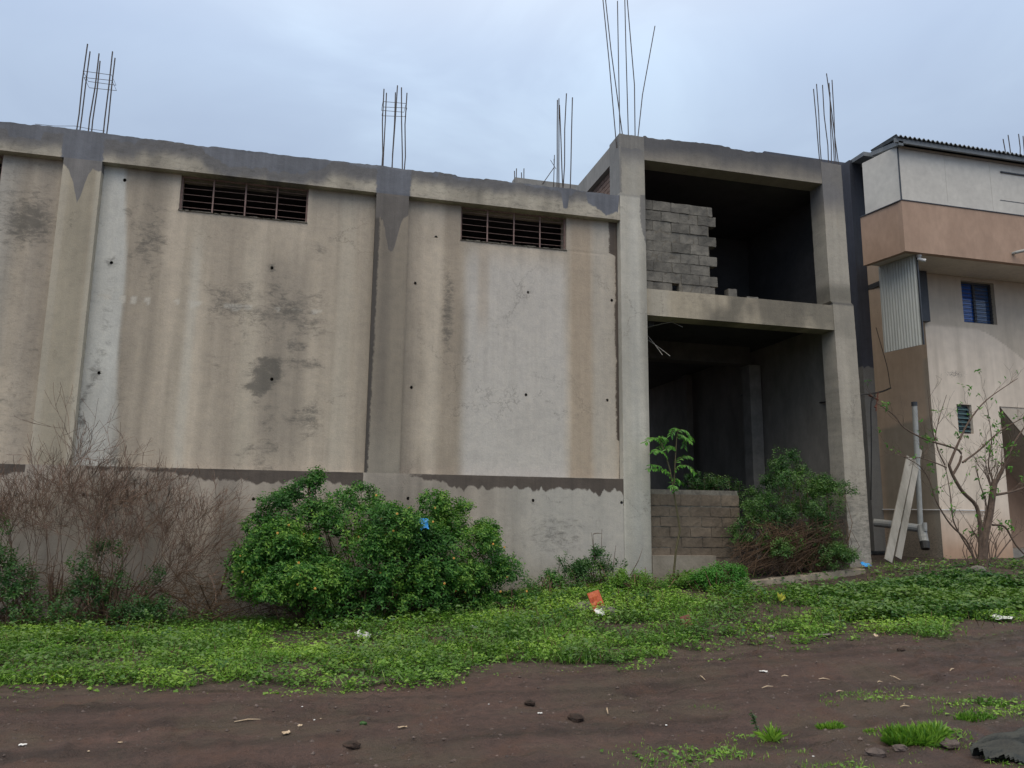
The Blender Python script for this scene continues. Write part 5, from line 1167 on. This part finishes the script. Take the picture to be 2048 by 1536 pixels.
litter_sheet(gpt(725, 1282)+[0, 0, .05], .18, .14, m_litter, 'plastic_bag', 'small white plastic bag in the weeds below the big bush', 'plastic bag', .35, .2, .05)
litter_sheet(gpt(950, 1262)+[0, 0, .03], .08, .08, m_litter, 'wrapper', 'pale scrap under the right side of the big bush', 'litter', .4, .2, .03)
litter_sheet(gpt(2005, 1243)+[0, 0, .04], .3, .16, m_litter, 'plastic_bag', 'grey white plastic sheet at the verge near the right edge', 'plastic bag', .15, .1, .05)
litter_sheet(gpt(1650, 1275)+[0, 0, .02], .2, .08, m_rock, 'wrapper', 'dull grey wrapper at the road edge below the dark weeds', 'litter', .1, .1, .02)
litter_sheet(gpt(1752, 1279)+[0, 0, .03], .05, .05, m_straw, 'wrapper', 'tiny yellow scrap at the road edge', 'litter', .3, .1, .02)
litter_sheet(gpt(45, 1493), .05, .03, m_litter, 'wrapper', 'tiny white scrap on the road at the lower left', 'litter', .1, .2, .008)
litter_sheet(gpt(1080, 1429), .04, .02, m_litter, 'wrapper', 'tiny pinkish white scrap below the brown clod', 'litter', .1, .2, .006)
litter_sheet(gpt(805, 1457), .07, .02, m_straw, 'wood_chip', 'pale chip on the road below the big bush', 'litter', .1, .2, .006)
litter_sheet(gpt(572, 1468), .06, .04, m_straw, 'dry_leaf', 'pale dry leaf on the road left of centre', 'leaf', .1, .4, .01)
litter_sheet(gpt(600, 1454), .035, .03, m_straw, 'dry_leaf', 'smaller tan dry leaf on the road left of centre', 'leaf', .1, .4, .01)
litter_sheet(gpt(1527, 1345), .08, .04, m_litter, 'wood_chip', 'white chip on the road under the verge right of centre', 'litter', .1, -.6, .01)
litter_sheet(at(848, 1060, 11.3), .13, .16, m_blue, 'plastic_scrap', 'bright blue plastic scrap caught on the big bush', 'plastic bag', 1.2, .1, .05)
litter_sheet(gpt(1733, 1136)+[0, 0, .02], .2, .12, m_blue, 'plastic_scrap', 'blue plastic scrap at the foot of the rough column', 'plastic bag', .5, .1, .04)
litter_sheet(gpt(1776, 1176)+[0, 0, .08], .14, .1, m_blued, 'plastic_scrap', 'dull dark blue plastic scrap among the dark weeds', 'plastic bag', .5, .1, .04)
SLV = {(495, 1443): 'longest pale splinter lying alone on the left half of the road', (1570, 1354): 'pale sliver on the road just right of the white chip', (1535, 1376): 'long tan splinter below the white chip on the road', (1648, 1360): 'pale sliver on the road midway between the white chip and the right edge', (1905, 1341): 'long thin splinter nearest the right picture edge', (1810, 1415): 'pale sliver just above the bright foreground grass tuft', (1215, 1423): 'short splinter right of the flat black clod', (1760, 1366): 'short pale sliver left of its twin near the right of the road', (1680, 1385): 'short sliver low in the middle of the right half of the road', (1405, 1357): 'tiny tilted sliver left of the white chip', (1790, 1357): 'tiny tilted sliver above the bright foreground tuft'}
for (u, v, ln, a) in ((495, 1443, .2, .02), (1570, 1354, .08, .0), (1535, 1376, .14, .02), (1648, 1360, .1, -.02), (1905, 1341, .16, .05), (1810, 1415, .09, .0), (1215, 1423, .07, .1), (1760, 1366, .06, 0), (1680, 1385, .08, 0), (1405, 1357, .05, .1), (1790, 1357, .05, .1)):
    c = gpt(u, v); mb = MB(); mb.tube([c+[-ln/2, -a, .008], c+[0, .01, .014], c+[ln/2, a, .008]], [.003, .007, .002], 5)
    tag(mb.build('straw', m_straw), SLV[(u, v)], 'straw', 'pale slivers on the muddy road')
for k in range(13):
    c = gpt(rng.uniform(0, 2048), rng.uniform(1380, 1530)); mb = MB(); r = rng.uniform(.006, .013); lump(mb, c+[0, 0, .005], r, .5, 6)
    tag(mb.build('pebble', m_litter if k % 2 else m_straw), 'tiny pale pebble on the muddy road', 'pebble', 'tiny pale pebbles on the road')
# black tarpaulin in the corner
c0 = gpt(2062, 1508); n = 60; U, Vv = np.meshgrid(np.linspace(-.42, .9, n), np.linspace(-.2, .17, n))
X = c0[0]+U+.25*Vv; Yv = c0[1]+Vv-.12*U; Z = gz(X, Yv)+.012+(.11*np.clip(fbm(U*1.5+3, Vv*13+U*3, 8, 3)-.35, 0, 1)+.03*np.abs(np.sin(Vv*26+U*5+3*fbm(U*2, Vv*3, 9))))*(1-ss(.6, 1.0, np.hypot(U/.8, Vv/.2)))*2
msk = np.hypot(np.maximum(-U, 0)/.42, Vv/.2)+(fbm(U*4, Vv*4, 6)-.5)*.3 < 1
idx = np.arange(n*n).reshape(n, n); F_ = [(idx[i, j], idx[i, j+1], idx[i+1, j+1], idx[i+1, j]) for i in range(n-1) for j in range(n-1) if msk[i, j] and msk[i+1, j+1] and msk[i, j+1] and msk[i+1, j]]
mb = MB(); P = np.stack([X, Yv, Z], -1).reshape(-1, 3); mb.add(P, F_); mb.add(P-[0, 0, .01], [f[::-1] for f in F_]); tag(mb.build('tarpaulin', m_tarp, smooth=True), 'crumpled black tarpaulin half buried in mud at the lower right corner', 'tarpaulin')
# bright weed sprig with yellow leaves
c0 = gpt(1560, 1210); lp = MB(); n = 8; D = unit(rng.normal(0, .5, (n, 3))+[0, -.3, 1]); Ln = rng.uniform(.08, .14, n); leaves(lp, np.tile(c0+[0, 0, .05], (n, 1)), D, unit(rng.normal(0, .3, (n, 3))+[0, -1, .3]), Ln, Ln*.4, rng.random(n))
tag(lp.build('yellow_sprig', m_yleaf), 'single yellowing leaf sprig in the verge below the kerb beam', 'weed')
